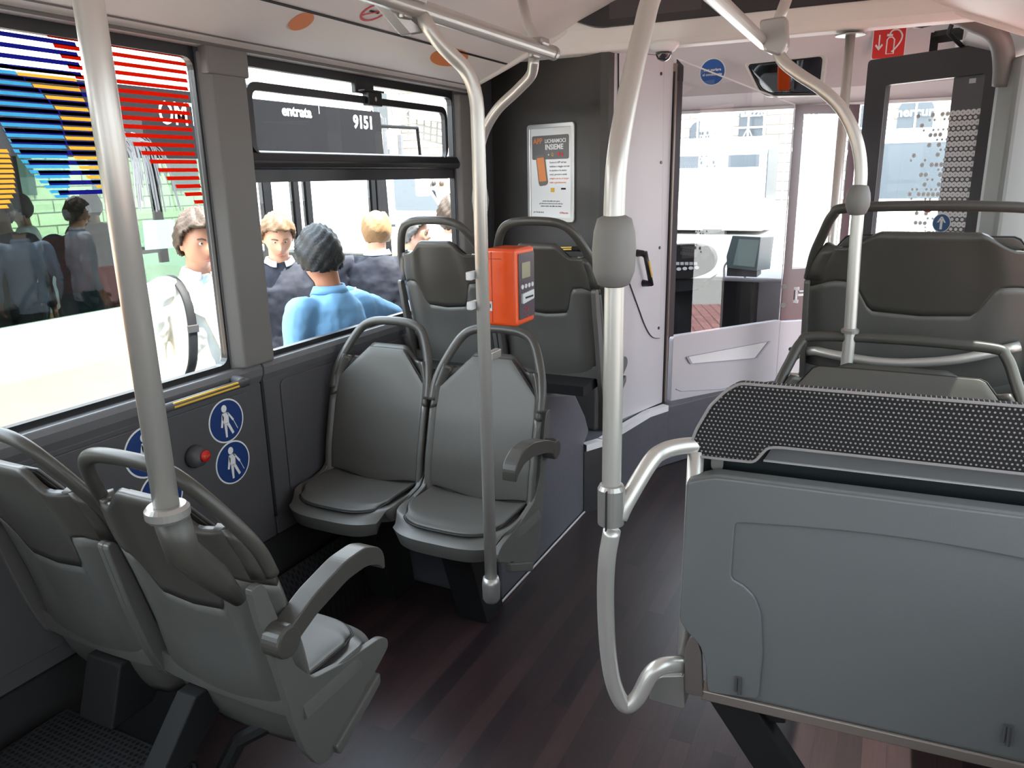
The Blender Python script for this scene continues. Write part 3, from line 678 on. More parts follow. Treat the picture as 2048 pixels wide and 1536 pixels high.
MB().lathe([(.0, 0), (.036, 0), (.036, .012), (.028, .032), (.0, .034)], (wx, 1.585, .74), 24, 'x').out('housing', M['wall'], sb, smooth=True)
MB().lathe([(.0, 0), (.0185, 0), (.018, .008), (.0, .010)], (wx + .031, 1.597, .741), 24, 'x').out('push_cap', M['red'], sb, smooth=True)
text('lettering', 'STOP', .010, (wx + .0425, 1.597, .741), (0, 1, 0), (0, 0, 1), M['orange2'], sb)
# ceiling stickers: on the sloped cove
def cove_pt(px, py):
    best = None
    for (x0, z0), (x1, z1) in zip(prof, prof[1:]):
        a = V((x0, 0, z0)); nn = V((z1 - z0, 0, -(x1 - x0))).normalized()
        p = atp(px, py, a, nn)
        if min(x0, x1) - 1e-4 <= p.x <= max(x0, x1) + 1e-4 and p.y > 0:
            if nn.z > 0: nn = -nn
            return p + nn * .0065, V((0, 1, 0)), V((x1 - x0, 0, z1 - z0)).normalized(), nn
p, u, v, nn = cove_pt(601, 40)
o = disc('ceiling_sticker', p, v, u, .042, .042, M['orange2'], None, .0008); setp(o, 'plain orange round sticker on the ceiling cove above the left windows', 'sticker')
for px, py, lab in ((858, 112, 'orange round sticker half hidden behind the curved pole top, on the ceiling cove'),):
    r = cove_pt(px + 40, py)
    if r: o = disc('ceiling_sticker', r[0], r[2], r[1], .055, .13, M['orange2'], None, .0008); setp(o, lab, 'sticker')
r = cove_pt(747, 21)
ns = thing('no_smoking_sign', r[0], 'red ringed no smoking sign on the ceiling above the left windows', 'sign')
nv = V((0, 1, 0)); nu = r[2]
def nsq(a, b): return r[0] + nv * a + nu * b
ring = [nsq(.05 * math.cos(k * PI / 20), .05 * math.sin(k * PI / 20)) for k in range(40)]; ring2 = [nsq(.042 * math.cos(k * PI / 20), .042 * math.sin(k * PI / 20)) for k in range(40)]
frame('ring', ring, ring2, r[3] * .001, M['red'], ns)
MB().prism([nsq(-.038, -.027), nsq(-.034, -.032), nsq(.038, .027), nsq(.034, .032)], r[3] * .001).out('bar', M['red'], ns)
MB().prism([nsq(-.026, .006), nsq(.022, .006), nsq(.022, -.002), nsq(-.026, -.002)], r[3] * .0008).prism([nsq(.02, .012), nsq(.03, .020), nsq(.03, .016), nsq(.02, .008)], r[3] * .0008).out('cigarette', M['blackm'], ns)
# ---------- header beam above the front platform ----------
YH = 3.40
hb = MB()
prh = [(YC - .01, 2.50), (YC - .02, 2.165), (YC - .015, 2.10), (YC + .0, 2.074), (YC + .07, 2.070), (YC + .085, 2.10), (YC + .09, 2.50)]
o = MB().prism([V((XL, y, z)) for y, z in prh], (XR - XL, 0, 0)).out('trim_30', M['ceil'], bevel=.01, seg=3); struct(o)
# dark display panel on the bulkhead
dp = thing('display_panel', (-.5, YC - .03, 2.2), 'dark glossy display panel above the cab header at the end of the ceiling', 'display')
c1, c2 = at(1192, 57, y=YC - .03), at(1665, 2, y=YC - .03); l1 = at(1148, 33, y=YC - .03)
z0 = c1.z; 
MB().prism(round_poly([V((l1.x - .03, YC - .03, 2.29)), V((l1.x - .01, YC - .03, z0 + .04)), V((c1.x, YC - .03, z0)), V((c2.x + .25, YC - .03, z0)), V((c2.x + .30, YC - .03, 2.29))], [.01, .04, .04, .03, .01], 5), (0, .025, 0)).out('screen', mat('display_black', sr(52, 50, 52), .25), dp, bevel=.004)
MB().prism([V((c1.x + .06, YC - .033, 2.29)), V((c1.x + .06, YC - .033, z0 + .03)), V((c1.x + .45, YC - .033, z0 + .03)), V((c1.x + .45, YC - .033, 2.29))], (0, .004, 0)).out('inner_pane', mat('display_grey', sr(72, 68, 70), .2), dp)
# ---------- front wall of the cab: header panel, windscreen ----------
YF = 5.2
zw1 = 1.935; zw0 = .99
fw = MB().b2((XL, YF, zw1), (XR + .3, YF + .1, 2.5)).b2((XL, YF, 0), (XR + .3, YF + .1, zw0 - .02)).b2((XL, YF, zw0 - .02), (XL + .1, YF + .1, zw1)).b2((XR + .12, YF, zw0 - .02), (XR + .3, YF + .1, zw1))
struct(fw.out('wall_windscreen', mat('cab_header', sr(222, 216, 217), .55)))
struct(pane('window_8', [(XL + .1, YF + .05, zw0 - .02), (XR + .12, YF + .05, zw0 - .02), (XR + .12, YF + .05, zw1), (XL + .1, YF + .05, zw1)], M['wind']))
struct(MB().prism([V((XL, YF, 2.50)), V((XL, YF - .30, 2.50)), V((XL, YF - .16, 2.18)), V((XL, YF - .10, 2.02)), V((XL, YF, zw1 + .0))], (XR - XL + .2, 0, 0)).out('trim_31', mat('cab_header2', sr(214, 208, 209), .55), bevel=.02, seg=3))
struct(MB().b2((XL + .1, YF - .02, zw1 - .012), (XR + .1, YF + .04, zw1 + .006)).out('trim_32', M['white']))
# windscreen centre pillar seen beyond the cab glass edge
# interior mirror
mc = [atp(*q, (0, 4.6, 0), (0, 1, 0)) for q in ((1496, 130), (1644, 114), (1636, 188), (1536, 190), (1520, 180))]
mi = thing('interior_mirror', sum(mc, V()) / 5, 'dark driver rear-view mirror hanging on the header above the windscreen', 'mirror')
rp_ = round_poly(mc, .02, 5); cm = sum(mc, V()) / 5
frame('surround', [cm + (p - cm) * 1.12 for p in rp_], rp_, (0, .06, 0), M['ceil2'], mi, bevel=.004)
mirm = bpy.data.materials.new('mirror_glass'); mirm.use_nodes = True; bb = mirm.node_tree.nodes['Principled BSDF']; bb.inputs['Metallic'].default_value = 1; bb.inputs['Roughness'].default_value = .02; bb.inputs['Base Color'].default_value = (.5, .52, .55, 1)
MB().prism([cm + (p - cm) * 1.0 + V((0, .004 + (cm.z + .09 - p.z) * .2, 0)) for p in rp_], (0, .01, 0)).out('mirror_face', mirm, mi)
MB().tube([p for p in rp_], .004, 8, closed=True).out('rim', M['black'], mi)
MB().b2((cm.x - .05, 4.66, cm.z), (cm.x + .05, 5.02, cm.z + .08)).out('arm', M['ceil2'], mi, bevel=.01)
# blue sticker
cs = at(1425, 144, y=5.0)
bs = thing('driver_notice', cs, 'small round blue sticker reading non parlare al conducente on the header beyond the cab glass', 'sign')
disc('rim', cs, (1, 0, 0), (0, 0, 1), .077, .077, M['white'], bs); disc('field', cs - V((0, .0012, 0)), (1, 0, 0), (0, 0, 1), .072, .072, mat('notice_blue', sr(40, 98, 175), .5), bs)
text('lettering', 'non parlare', .022, cs + V((0, -.004, .012)), (1, 0, 0), (0, 0, 1), M['white'], bs, bold=.0006); text('lettering', 'al conducente', .0205, cs + V((0, -.004, -.014)), (1, 0, 0), (0, 0, 1), M['white'], bs, bold=.0006)
# dome camera
dc = at(1328, 86, z=2.062); dm = thing('dome_camera', dc, 'white dome security camera under the header beam beside the cab panel', 'camera')
MB().lathe([(0, .005), (.062, .003), (.06, -.012), (.045, -.030), (.036, -.034), (0, -.034)], dc, 30).out('housing', M['white'], dm, smooth=True)
MB().lathe([(.033, -.03), (.032, -.045), (.024, -.060), (.010, -.068), (.0, -.069)], dc, 24).out('lens', mat('lens', sr(60, 58, 60), .05, coat=1), dm, smooth=True)
# ---------- post and cab door ----------
po_ = thing('door_post', B, 'slim dark and steel post between the cab side panel and the glazed cab door', 'post')
MB().b2((-.014, -.014, .342), (.014, .014, 2.08)).out('post_core', mat('post_brown', sr(150, 132, 124), .35, .5), po_)
for c_ in po_.children: c_.matrix_parent_inverse = Matrix.Identity(4)
MB().prism([B + LNn * -.02 + V((0, 0, 2.0)), B + LNn * .01 + V((0, 0, 2.0)), B + DD * .06 + V((0, 0, 2.0)), B + DD * .06 - DN * .03 + V((0, 0, 2.0))], (0, 0, .07)).out('post_head', M['black'], po_)
MB().prism([B + V((0, 0, .342)) + DN * .016 - DD * .012, B + V((0, 0, .342)) + DN * .016 - DD * .002, B + V((0, 0, .342)) - DN * .0 - DD * .002, B + V((0, 0, .342)) - DD * .012], (0, 0, 1.70)).out('gasket', M['seam'], po_)
cdr = thing('cab_door', B + DD * .3, 'glazed driver cab door with light grey lower panel and recessed handle pocket', 'door')
def dq(px, py, off=0): return atp(px, py, B + DN * off, DN) 
b1, b2_, b3, b4 = dq(1341, 819), dq(1556, 775), dq(1557, 641), dq(1340, 673)
zb_ = b1.z; b2_.z = zb_ ; b4.x, b4.y = b1.x, b1.y; b3.x, b3.y = b2_.x, b2_.y
zt_ = (b3.z + b4.z) / 2; b3.z = b4.z = zt_
lo_ = MB().prism(round_poly([b1, b2_, b3, b4], [.03, .005, .03, .03], 4), -DN * .035).out('lower_panel', M['lwall'], cdr, bevel=.008, seg=3)
# handle pocket: raised grey rim and white recess
hp = [dq(*q, .004) for q in ((1376, 713), (1536, 683), (1510, 716), (1384, 727))]
frame('pocket_rim', [V(p) for p in round_poly([sum(hp, V()) / 4 + (p - sum(hp, V()) / 4) * 1.06 for p in hp], .01, 3)], round_poly(hp, .01, 3), DN * .006, mat('pocket_grey', sr(176, 174, 186), .5), lo_)
poly('pocket', round_poly([p - DN * .003 for p in hp], .01, 3), DN, M['white'], lo_, .001)
MB().tube([dq(*q, .001) for q in ((1352, 778), (1362, 782), (1440, 778), (1480, 773), (1520, 770))], .0035, 8).out('bead', mat('bead', sr(178, 176, 188), .5), lo_)
g0 = [B + DD * .012, Cc]; 
gt0 = dq(1360, 118); gt1 = dq(1562, 208)
gz = lambda p, z: V((p.x, p.y, z))
pane('glazing', [gz(g0[0], zt_), gz(g0[1], zt_), gz(Cc, gt1.z), gz(B + DD * .012, gt0.z)], M['cabglass'], cdr)
MB().tube([gz(B + DD * .012, gt0.z), gz(Cc, gt1.z)], .004, 6).tube([gz(Cc, zt_), gz(Cc, gt1.z)], .003, 6).out('glass_edge', M['white'], cdr)
MB().prism([gz(B + DD * .012, zt_) + DN * .001, gz(B + DD * .055, zt_) + DN * .001, gz(B + DD * .055, gt0.z - .03) + DN * .001, gz(B + DD * .012, gt0.z) + DN * .001], DN * .002).out('edge_band', mat('band_dark', sr(66, 60, 66), .25), cdr)
# second leaf with printed dark border
d2 = thing('cab_door', Cc + D2 * .2, 'smaller second cab door leaf with dark printed border and white latch', 'door')
zA, zB2 = zt_, gt1.z
e0, e1 = Cc + D2 * .006, Cc + D2 * .40
# border outline (shaped around the lock)
bt, bl, bbm = .045, .05, .28
out_ = [gz(e0, zA), gz(e1, zA), gz(e1, zB2), gz(e0, zB2)]
inn = [gz(Cc + D2 * .058, zA + .30), gz(e1 - D2 * .05, zA + .30), gz(e1 - D2 * .05, zB2 - .05), gz(Cc + D2 * .058, zB2 - .05)]
frame('border', out_, inn, N2 * .004, mat('print_border', sr(92, 70, 76), .25), d2)  # black edge given a reddish tone, the brick reflection mixed into its colour
pane('glazing', [p - N2 * .002 for p in out_], M['cabglass'], d2)
MB().prism(round_poly([gz(e0, zb_), gz(e1, zb_), gz(e1, zA - .008), gz(e0, zA - .008)], .02, 3), -N2 * .035).out('lower_panel', M['lwall'], d2, bevel=.006)
for q in ((1568, 573), (1566, 610)): disc('rivet', atp(*q, Cc + N2 * .0045, N2), D2, (0, 0, 1), .016, .016, M['rubber'], d2, .003, 24)
lt = atp(1592, 590, Cc + N2 * .005, N2)
MB().box(lt + V((0, 0, .038)), (.03, .02, .02)).box(lt - V((0, 0, .038)), (.03, .02, .02)).box(lt, (.014, .02, .07)).box(lt + D2 * .05, (.08, .02, .014), Matrix.Rotation(.64, 3, 'Z')).box(lt + D2 * .05 + V((0, 0, .022)), (.07, .015, .008), Matrix.Rotation(.64, 3, 'Z')).out('latch', M['white'], d2, bevel=.003)
disc('screw', atp(1581, 698, Cc + N2 * .001, N2), D2, (0, 0, 1), .012, .012, M['blackm'], d2, .003, 16)
# ---------- driver's desk ----------
db = thing('dashboard', (-1.2, 5.0, .34), 'grey driver dashboard below the windscreen behind the cab glass', 'dashboard')
MB().prism([V((-1.75, 4.95, .342)), V((-1.75, 5.19, .342)), V((-1.75, 5.19, .93)), V((-1.75, 4.93, .90))], (1.0, 0, 0)).out('desk', M['blackm'], db, bevel=.01)
MB().prism([V((-1.75, 4.90, .90)), V((-1.75, 5.19, .935)), V((-1.75, 5.19, .985)), V((-1.75, 4.98, .965)), V((-1.75, 4.89, .925))], (1.2, 0, 0)).out('desk_top', M['lwall'], db, bevel=.012)
MB().tube(cat_rom([at(1448, 556, y=4.7), at(1450, 530, y=4.7), at(1468, 518, y=4.7), at(1486, 528, y=4.7), at(1490, 556, y=4.7)], 6), .006, 8).out('cable_loop', M['white'], db)

ic = at(1378, 520, y=4.62); cl = thing('instrument_cluster', ic, 'rounded instrument cluster with screen, dial and button row on the driver desk', 'instrument panel')
ca = [at(*q, y=4.62) for q in ((1290, 492), (1390, 488), (1422, 497), (1432, 520), (1420, 545), (1385, 557), (1290, 562))]
MB().prism(round_poly(ca, [.01, .03, .03, .04, .04, .04, .01], 4), (0, .10, 0)).out('console', M['blackm'], cl, bevel=.008)
def cq(px, py): return at(px, py, y=4.617)
poly('screen', [cq(1366, 493), cq(1398, 492), cq(1396, 515), cq(1364, 517)], (0, -1, 0), M['dwall'], cl, .002)
disc('dial', cq(1411, 505), (1, 0, 0), (0, 0, 1), .035, .040, M['black'], cl, .004); disc('dial_ring', cq(1411, 505) - V((0, .002, 0)), (1, 0, 0), (0, 0, 1), .026, .03, M['dwall'], cl, .004)
for k in range(4): disc('button', cq(1358 + 12 * k, 538 - k), (1, 0, 0), (0, 0, 1), .014, .010, M['white'], cl, .006, 14)
for k in range(5): poly('key', [cq(1352 + 9 * k, 524), cq(1359 + 9 * k, 524), cq(1359 + 9 * k, 530), cq(1352 + 9 * k, 530)], (0, -1, 0), M['lgrey'], cl, .004)
MB().prism([at(1300, 560, y=4.66), at(1420, 556, y=4.66), at(1395, 580, y=4.66), at(1300, 590, y=4.66)], (0, .25, 0)).out('cluster_base', M['black'], cl, bevel=.006)
mo = thing('driver_terminal', at(1490, 540, y=4.7), 'boxy teal-grey driver terminal screen standing on the dashboard', 'monitor')
mo_o = [at(*q, y=4.66) for q in ((1464, 471), (1521, 474), (1513, 542), (1453, 536), (1452, 512))]
mb_ = MB().prism(mo_o, (.05, .20, -.01)).out('housing', mat('terminal', sr(110, 130, 132), .4), mo, bevel=.005)
poly('screen', [at(*q, y=4.655) for q in ((1478, 478), (1519, 480), (1509, 534), (1466, 530))], (0, -1, 0), mat('terminal_screen', sr(160, 185, 182), .2), mo, .002)
MB().b2((mo_o[3].x, 4.68, mo_o[3].z - .05), (mo_o[2].x, 4.84, mo_o[3].z + .01)).out('foot', M['wall'], mo)
# steering wheel
swc = V((-1.42, 4.45, .86)); Rsw = Matrix.Rotation(math.radians(-35), 3, 'X')
swt = thing('steering_wheel', swc, 'pale rimmed steering wheel in front of the driver terminal', 'steering wheel')
MB().tube([swc + Rsw @ V((.23 * math.cos(k * PI / 20), .23 * math.sin(k * PI / 20), 0)) for k in range(40)], .014, 10, closed=True).out('rim', M['lgrey'], swt, smooth=True)
MB().lathe([(0, -.02), (.06, -.02), (.05, .02), (0, .02)], swc, 20, R=Rsw).box(swc, (.42, .03, .015), Rsw).out('hub', M['wall'], swt)
MB().tube([swc, swc + V((0, .3, -.62))], .04, 14).out('column', M['black'], swt)
# ---------- front door leaf standing open ----------
hg = V((.375, 4.22, 0)); ld = V((-.85, .526, 0)).normalized(); ln = V((-ld.y, ld.x, 0)); ln = ln if ln.y < 0 else -ln
def lq(px, py, off=0): return atp(px, py, hg + ln * off, ln)
tl = lq(1741, 118); tr = lq(1990, 88); zt2 = (tl.z + tr.z) / 2
xL = (V((tl.x, tl.y, 0)) - hg).dot(ld)
dl = thing('door_2', hg, 'open front door leaf with thick black frame and glass printed with white dots', 'door')
def lp_(s, z, off=0): q = hg + ld * s + ln * off; return V((q.x, q.y, z))
il = lq(1777, 172); ir = lq(1975, 146); si = (V((il.x, il.y, 0)) - hg).dot(ld); sr_ = (V((ir.x, ir.y, 0)) - hg).dot(ld); zi = (il.z + ir.z) / 2
fo = round_poly([lp_(-.02, .03), lp_(xL, .03), lp_(xL, zt2), lp_(-.02, zt2)], .02, 3); fi = round_poly([lp_(sr_, .12), lp_(si, .12), lp_(si, zi), lp_(sr_, zi)], .012, 3)
frame('leaf_frame', [p - ln * .02 for p in fo], [p - ln * .02 for p in fi], ln * .04, mat('leaf_black', sr(62, 60, 64), .4), dl, bevel=.004)
pane('glazing', [lp_(sr_ - .01, .12), lp_(si + .01, .12), lp_(si + .01, zi + .01), lp_(sr_ - .01, zi + .01)], M['wind'], dl)
# printed dark field with white dots on the hinge side of the glass
W_ = si - sr_
zhi = lq(1930, 225).z
MB().prism([lp_(sr_, .12, .002), lp_(sr_ + W_ * .31, .12, .002), lp_(sr_ + W_ * .31, zi, .002), lp_(sr_, zi, .002)], ln * .0005).out('printed_field', mat('print_grey', sr(98, 97, 100), .5), dl)
ring_m = MB(); hole = MB(); dg_ = W_ * .31 / 6.2
zq = zhi; r_ = 0
while zq > 1.0:
    for k in range(14):
        s = sr_ + dg_ * (k + .6 + .5 * (r_ % 2)); f = (s - sr_) / W_
        if f > .31 and random.random() > .55 - (f - .31) * 1.3: continue
        if f > .72: continue
        rad = .0135 if r_ % 2 == 0 else .008
        if f > .31: rad *= .8
        c = lp_(s, zq, .0030); n_ = 12
        ring_m.prism([c + ld * math.cos(q * 2 * PI / n_) * rad + V((0, 0, 1)) * math.sin(q * 2 * PI / n_) * rad for q in range(n_)], ln * .0005)
        if rad > .01: hole.prism([c + ln * .001 + ld * math.cos(q * 2 * PI / 8) * rad * .25 + V((0, 0, 1)) * math.sin(q * 2 * PI / 8) * rad * .25 for q in range(8)], ln * .0003)
    zq -= .023; r_ += 1
o = ring_m.out('dot_print', M['white'], dl); hole.out('dot_centres', mat('dotc', sr(170, 168, 168), .5), dl)
c = lq(1883, 446, .004); ns2 = disc('direction_disc', c, -ld, (0, 0, 1), .045, .045, M['white'], dl); disc('field', c + ln * .0012, -ld, (0, 0, 1), .041, .041, mat('dir_blue', sr(52, 92, 140), .4), ns2)
for pts_ in ([(-.006, -.03), (.006, -.03), (.006, .018), (-.006, .018)], [(-.022, .002), (-.013, .002), (.004, .03), (-.004, .03)], [(.022, .002), (.013, .002), (-.004, .03), (.004, .03)]):
    MB().prism([c + ln * .002 - ld * a + V((0, 0, b)) for a, b in pts_], ln * .0005).out('arrow', M['white'], ns2)
c = lq(1856, 414, .004); ns3 = disc('no_entry_disc', c, -ld, (0, 0, 1), .028, .028, M['white'], dl); disc('field', c + ln * .0012, -ld, (0, 0, 1), .025, .025, M['red'], ns3); MB().prism([c + ln * .002 - ld * a + V((0, 0, b)) for a, b in ((-.016, .001), (.016, .001), (.016, .009), (-.016, .009))], ln * .0005).out('bar', M['white'], ns3)
MB().prism([lp_(sr_ + .045, zi - .033, .003), lp_(sr_ + .075, zi - .033, .003), lp_(sr_ + .075, zi - .012, .003), lp_(sr_ + .045, zi - .012, .003)], ln * .001).out('label', M['lgrey'], dl)
# grey door jamb column and ceiling arch on the right
jc = [V((.315, 3.72, 0)), V((.36, 3.60, 0)), V((.49, 3.58, 0)), V((.49, 4.2, 0)), V((.36, 4.1, 0)), V((.32, 3.9, 0))]
struct(MB().prism(jc, (0, 0, 1.96)).out('trim_40', mat('jamb', sr(128, 134, 132), .5), bevel=.02, seg=3))
ar = cat_rom([at(1905, 25, y=3.6), at(1950, 45, y=3.62), at(1985, 62, y=3.63), at(2003, 90, y=3.66), at(2008, 130, y=3.68), at(2006, 170, y=3.7)], 5)
struct(MB().tube(ar, .035, 12, sy=1.3).out('trim_41', M['pillar'], smooth=True))
# ceiling slope at right beyond the saloon
struct(MB().prism([V((.20, YC, 2.10)), V((.30, YC, 2.06)), V((.55, YC, 1.96)), V((.55, YC, 2.3)), V((.2, YC, 2.3))], (0, 1.7, 0)).out('trim_42', M['ceil2']))
# door operator above the leaf
dop = thing('door_operator', lp_(.3, zt2 + .03), 'black door operator arm and bar above the open front door leaf', 'door mechanism')
a_, b_ = lq(1868, 75, -.02), lq(1985, 58, -.02)
MB().tube([a_, b_], .028, 4).out('bar', M['blackm'], dop); MB().b2(a_ + V((-.015, -.02, -.10)), a_ + V((.02, .02, .02))).out('bracket', M['blackm'], dop)
MB().tube([at(1925, -6, y=3.9), at(1897, 66, y=4.15), lp_(.20, zt2)], .010, 8).out('rod', M['blackm'], dop)
# fire extinguisher pictogram
fs0 = [at(*q, y=YF - .21) for q in ((1755, 61), (1803, 61), (1801, 107), (1753, 110))]
fc = sum(fs0, V()) / 4; hs = .083
fe = thing('extinguisher_sign', fc, 'red square sign with white arrow and fire extinguisher on the front header', 'sign')
def fq(a, b, o=0): return V((fc.x + a * hs, fc.y - o, fc.z + b * hs))
poly('edge', round_poly([fq(-1, -1), fq(1, -1), fq(1, 1), fq(-1, 1)], .012, 3), (0, -1, 0), M['white'], fe); f_ = poly('field', round_poly([fq(-.95, -.95, .0012), fq(.95, -.95, .0012), fq(.95, .95, .0012), fq(-.95, .95, .0012)], .012, 3), (0, -1, 0), M['red'], fe)
for pts_ in ([(-.62, -.3), (-.54, -.3), (-.54, .5), (-.62, .5)], [(-.82, -.15), (-.75, -.05), (-.56, -.3), (-.58, -.46)], [(-.34, -.15), (-.41, -.05), (-.6, -.3), (-.58, -.46)]): poly('arrow', [fq(a, b, .0025) for a, b in pts_], (0, -1, 0), M['white'], f_, .0005)
MB().tube([fq(a, b, .003) for a, b in ((-.12, -.7), (-.12, .15), (-.02, .3), (.2, .3), (.32, .15), (.32, -.7))], .0035, 6, closed=True).out('cylinder_outline', M['white'], f_)
MB().tube(cat_rom([fq(a, b, .003) for a, b in ((0, .45), (.15, .7), (.5, .72), (.75, .4), (.68, 0), (.4, -.4), (.2, -.6))], 5), .004, 6).tube([fq(a, b, .003) for a, b in ((-.15, .45), (.2, .42))], .006, 6).out('hose', M['white'], f_)
# small sensor by the sign
sn = at(1845, 42, y=YC + .12); o = thing('sensor', sn, 'small dark sensor under the header right of the red extinguisher sign', 'sensor')
MB().lathe([(0, .02), (.045, .02), (.032, -.02), (.0, -.026)], sn, 18).out('cover', M['black'], o, smooth=True)
# ---------- tip-up double seat with fabric backrest, seen from its folded side ----------
tn = V((.055, -1, 0)).normalized(); tu = V((1, .055, 0)).normalized(); T0 = V((-.32, 1.45, 0))
tu_seat = thing('tip_up_seat', T0, 'folded tip-up double seat with black dotted fabric backrest nearest the camera on the right', 'seat')
M['tip'] = mat('tipup_grey', sr(108, 111, 112), .4, bump=.12, scale=600)
def tq(px, py, off=0): return atp(px, py, T0 + tn * off, tn)
def ts(s, z, off=0): q = T0 + tu * s + tn * off; return V((q.x, q.y, z))
L = [tq(*q) for q in ((1380, 893), (1392, 860), (1420, 812), (1450, 783), (1478, 767))]
zt3 = L[-1].z; Wd_ = .80
def S(p): return (p - T0).dot(tu)
topr = ts(Wd_ - S(L[-1]) , zt3); R_ = [ts(Wd_ - S(p), p.z) for p in L[::-1]]
Lb = [tq(*q) for q in ((1393, 912), (1432, 917), (1508, 925), (1535, 895), (1560, 895))]
hz = Lb[-1].z
Rb = [ts(Wd_ - S(p), p.z) for p in Lb[::-1]]
ol = L + R_ + Rb[::-1] + Lb[::-1]
fab = MB().prism(round_poly(ol, .01, 3), -tn * .035).out('fabric_backrest', M['fabric'], tu_seat, bevel=.008, seg=3)
for v_ in [1]:
    e_ = round_poly(ol, .01, 3); MB().tube([p + tn * .0 for p in e_], .003, 6, closed=True).out('piping', mat('piping', sr(150, 145, 145), .4), fab)
# back board and see-through hand slot
MB().prism([ts(.02, L[0].z + .03, -.04), ts(Wd_ - .02, L[0].z + .03, -.04), ts(Wd_ - .02, .93, -.045), ts(.02, .93, -.045)], -tn * .01).out('back_board', mat('board_black', sr(30, 36, 38), .35), tu_seat)
sl = [tq(*q, -.036) for q in ((1527, 921), (1543, 897), (1560, 897))]; sl2 = [ts(Wd_ - S(p), p.z, -.036) for p in sl[::-1]]
MB().prism(sl + sl2, -tn * .002).out('slot_panel', M['walll'], tu_seat)
MB().tube([sl[0], sl2[-1]], .0025, 6).out('slot_edge', M['alu'], tu_seat)
hk = tq(1435, 925, -.03)
MB().prism(round_poly([hk + V((-.012, 0, .03)), hk + V((.012, 0, .03)), hk + V((.012, 0, -.016)), hk + V((-.012, 0, -.016))], .012, 5), (0, -.004, 0)).out('tab', M['rubber'], tu_seat)
# folded seat shell
pl0 = [tq(*q, .03) for q in ((1372, 962), (1385, 950), (1430, 950))]; zt4 = pl0[-1].z
a0 = tq(1357, 1240, .03); a1 = tq(1372, 1262, .03); a2 = tq(1398, 1290, .03); a3 = tq(1410, 1330, .03); a4 = tq(1412, 1383, .03); zb4 = a4.z
ring_ = [V((p.x, p.y, p.z)) for p in (pl0[0], pl0[1], pl0[2])]
lft = [pl0[0], a0, a1, a2, a3, a4]
sL = S(a0)
rgt = [ts(Wd_ - S(p), p.z, .03) for p in lft]
olx = [ts(S(pl0[2]), zt4, .03)] + [ts(Wd_ - S(pl0[2]), zt4, .03)] + rgt + lft[::-1]
sh = MB().prism(round_poly(olx, .012, 3), -tn * .045).out('folded_shell', M['tip'], tu_seat, bevel=.012, seg=4)
# raised side lobes (the recess between them reads as an embossed outline)
lob = [tq(*q, .03) for q in ((1395, 1005), (1470, 1045), (1462, 1155), (1490, 1172), (1516, 1200), (1525, 1235), (1518, 1392), (1414, 1372), (1411, 1325), (1396, 1284), (1366, 1250))]
lob[0] = tq(1376, 985, .03)
top_lobe = [tq(1376, 975, .03), tq(1440, 962, .03)]
def lobe(P):
    MB().prism(round_poly(P, [.01] * len(P), 4), tn * .008).out('side_lobe', M['shell'], sh, bevel=.006, seg=4)
# upper band with curved lower edge joins both lobes
cu = [tq(1470, 1043, .03), tq(1560, 1044, .03), tq(1700, 1053, .03), tq(1850, 1075, .03), tq(2000, 1103, .03)]
n_ = 13; arc = []
c0 = cu[0]; 
for k in range(n_):
    s = S(c0) + (Wd_ - 2 * S(c0)) * k / (n_ - 1); arc.append(ts(s, c0.z - .0 + .018 * math.sin(PI * k / (n_ - 1)), .03))
upper = [ts(sL + .004, zt4 - .004, .03), ts(Wd_ - sL - .004, zt4 - .004, .03), ts(Wd_ - sL - .004, arc[-1].z - .0, .03)] + arc[::-1] + [ts(sL + .004, arc[0].z, .03)]
allp = []
LL = [tq(*q, .03) for q in ((1462, 1155), (1486, 1166), (1510, 1190), (1523, 1225), (1526, 1300), (1518, 1396))]
left_side = [lp2 for lp2 in LL]; right_side = [ts(Wd_ - S(p), p.z, .03) for p in LL]
out_l = [a4, a3, a2, a1, a0]
big = [ts(S(pl0[2]), zt4 - .003, .03), ts(Wd_ - S(pl0[2]), zt4 - .003, .03), ts(Wd_ - S(pl0[0]) - .003, zt4 - .02, .03)] + [ts(Wd_ - S(p) - .003, p.z + .003, .03) for p in out_l[::-1]] + right_side[::-1] + arc[::-1] + left_side + [ts(S(p) + .003, p.z + .003, .03) for p in out_l] + [ts(S(pl0[0]) + .003, zt4 - .02, .03)]
bigm = MB().prism(round_poly(big, .012, 3), tn * .007).out('raised_rim', M['tip'], sh, bevel=.0045, seg=3)
for px, py in ((1472, 1370), (2008, 1470)):
    p = tq(px, py, .04); MB().tube([p + V((0, 0, .02)), p - V((0, 0, .015))], .003, 8).tube([p + V((.006, 0, .02)), p + V((.008, 0, -.02))], .004, 8).out('hinge_pin', M['wall'], sh)
# frame: upright, bracket, bottom rail, leg
MB().tube([tq(1392, 900, -.01), tq(1382, 1100, -.01), tq(1368, 1335, -.01)], .0165, 16).out('upright', M['steel'], tu_seat, smooth=True)
MB().prism(round_poly([tq(*q, .02) for q in ((1372, 1290), (1385, 1262), (1396, 1268), (1405, 1300), (1408, 1385), (1372, 1378))], .006, 3), tn * .016).out('bracket_cheek', mat('cast_brown', sr(120, 112, 108), .4, .4), tu_seat, bevel=.004)
MB().prism(round_poly([tq(*q, -.03) for q in ((1312, 1345), (1330, 1328), (1376, 1325), (1378, 1390), (1308, 1372))], .006, 3), tn * .05).out('bracket', M['steel2'], tu_seat, bevel=.006)
r0 = tq(1412, 1388, .03); MB().prism([ts(S(r0) - .01, r0.z + .008, .032), ts(Wd_, r0.z + .008, .032), ts(Wd_, r0.z - .016, .032), ts(S(r0) - .01, r0.z - .016, .032)], -tn * .04).out('bottom_rail', mat('rail_brown', sr(150, 140, 134), .35, .5), tu_seat, bevel=.003)
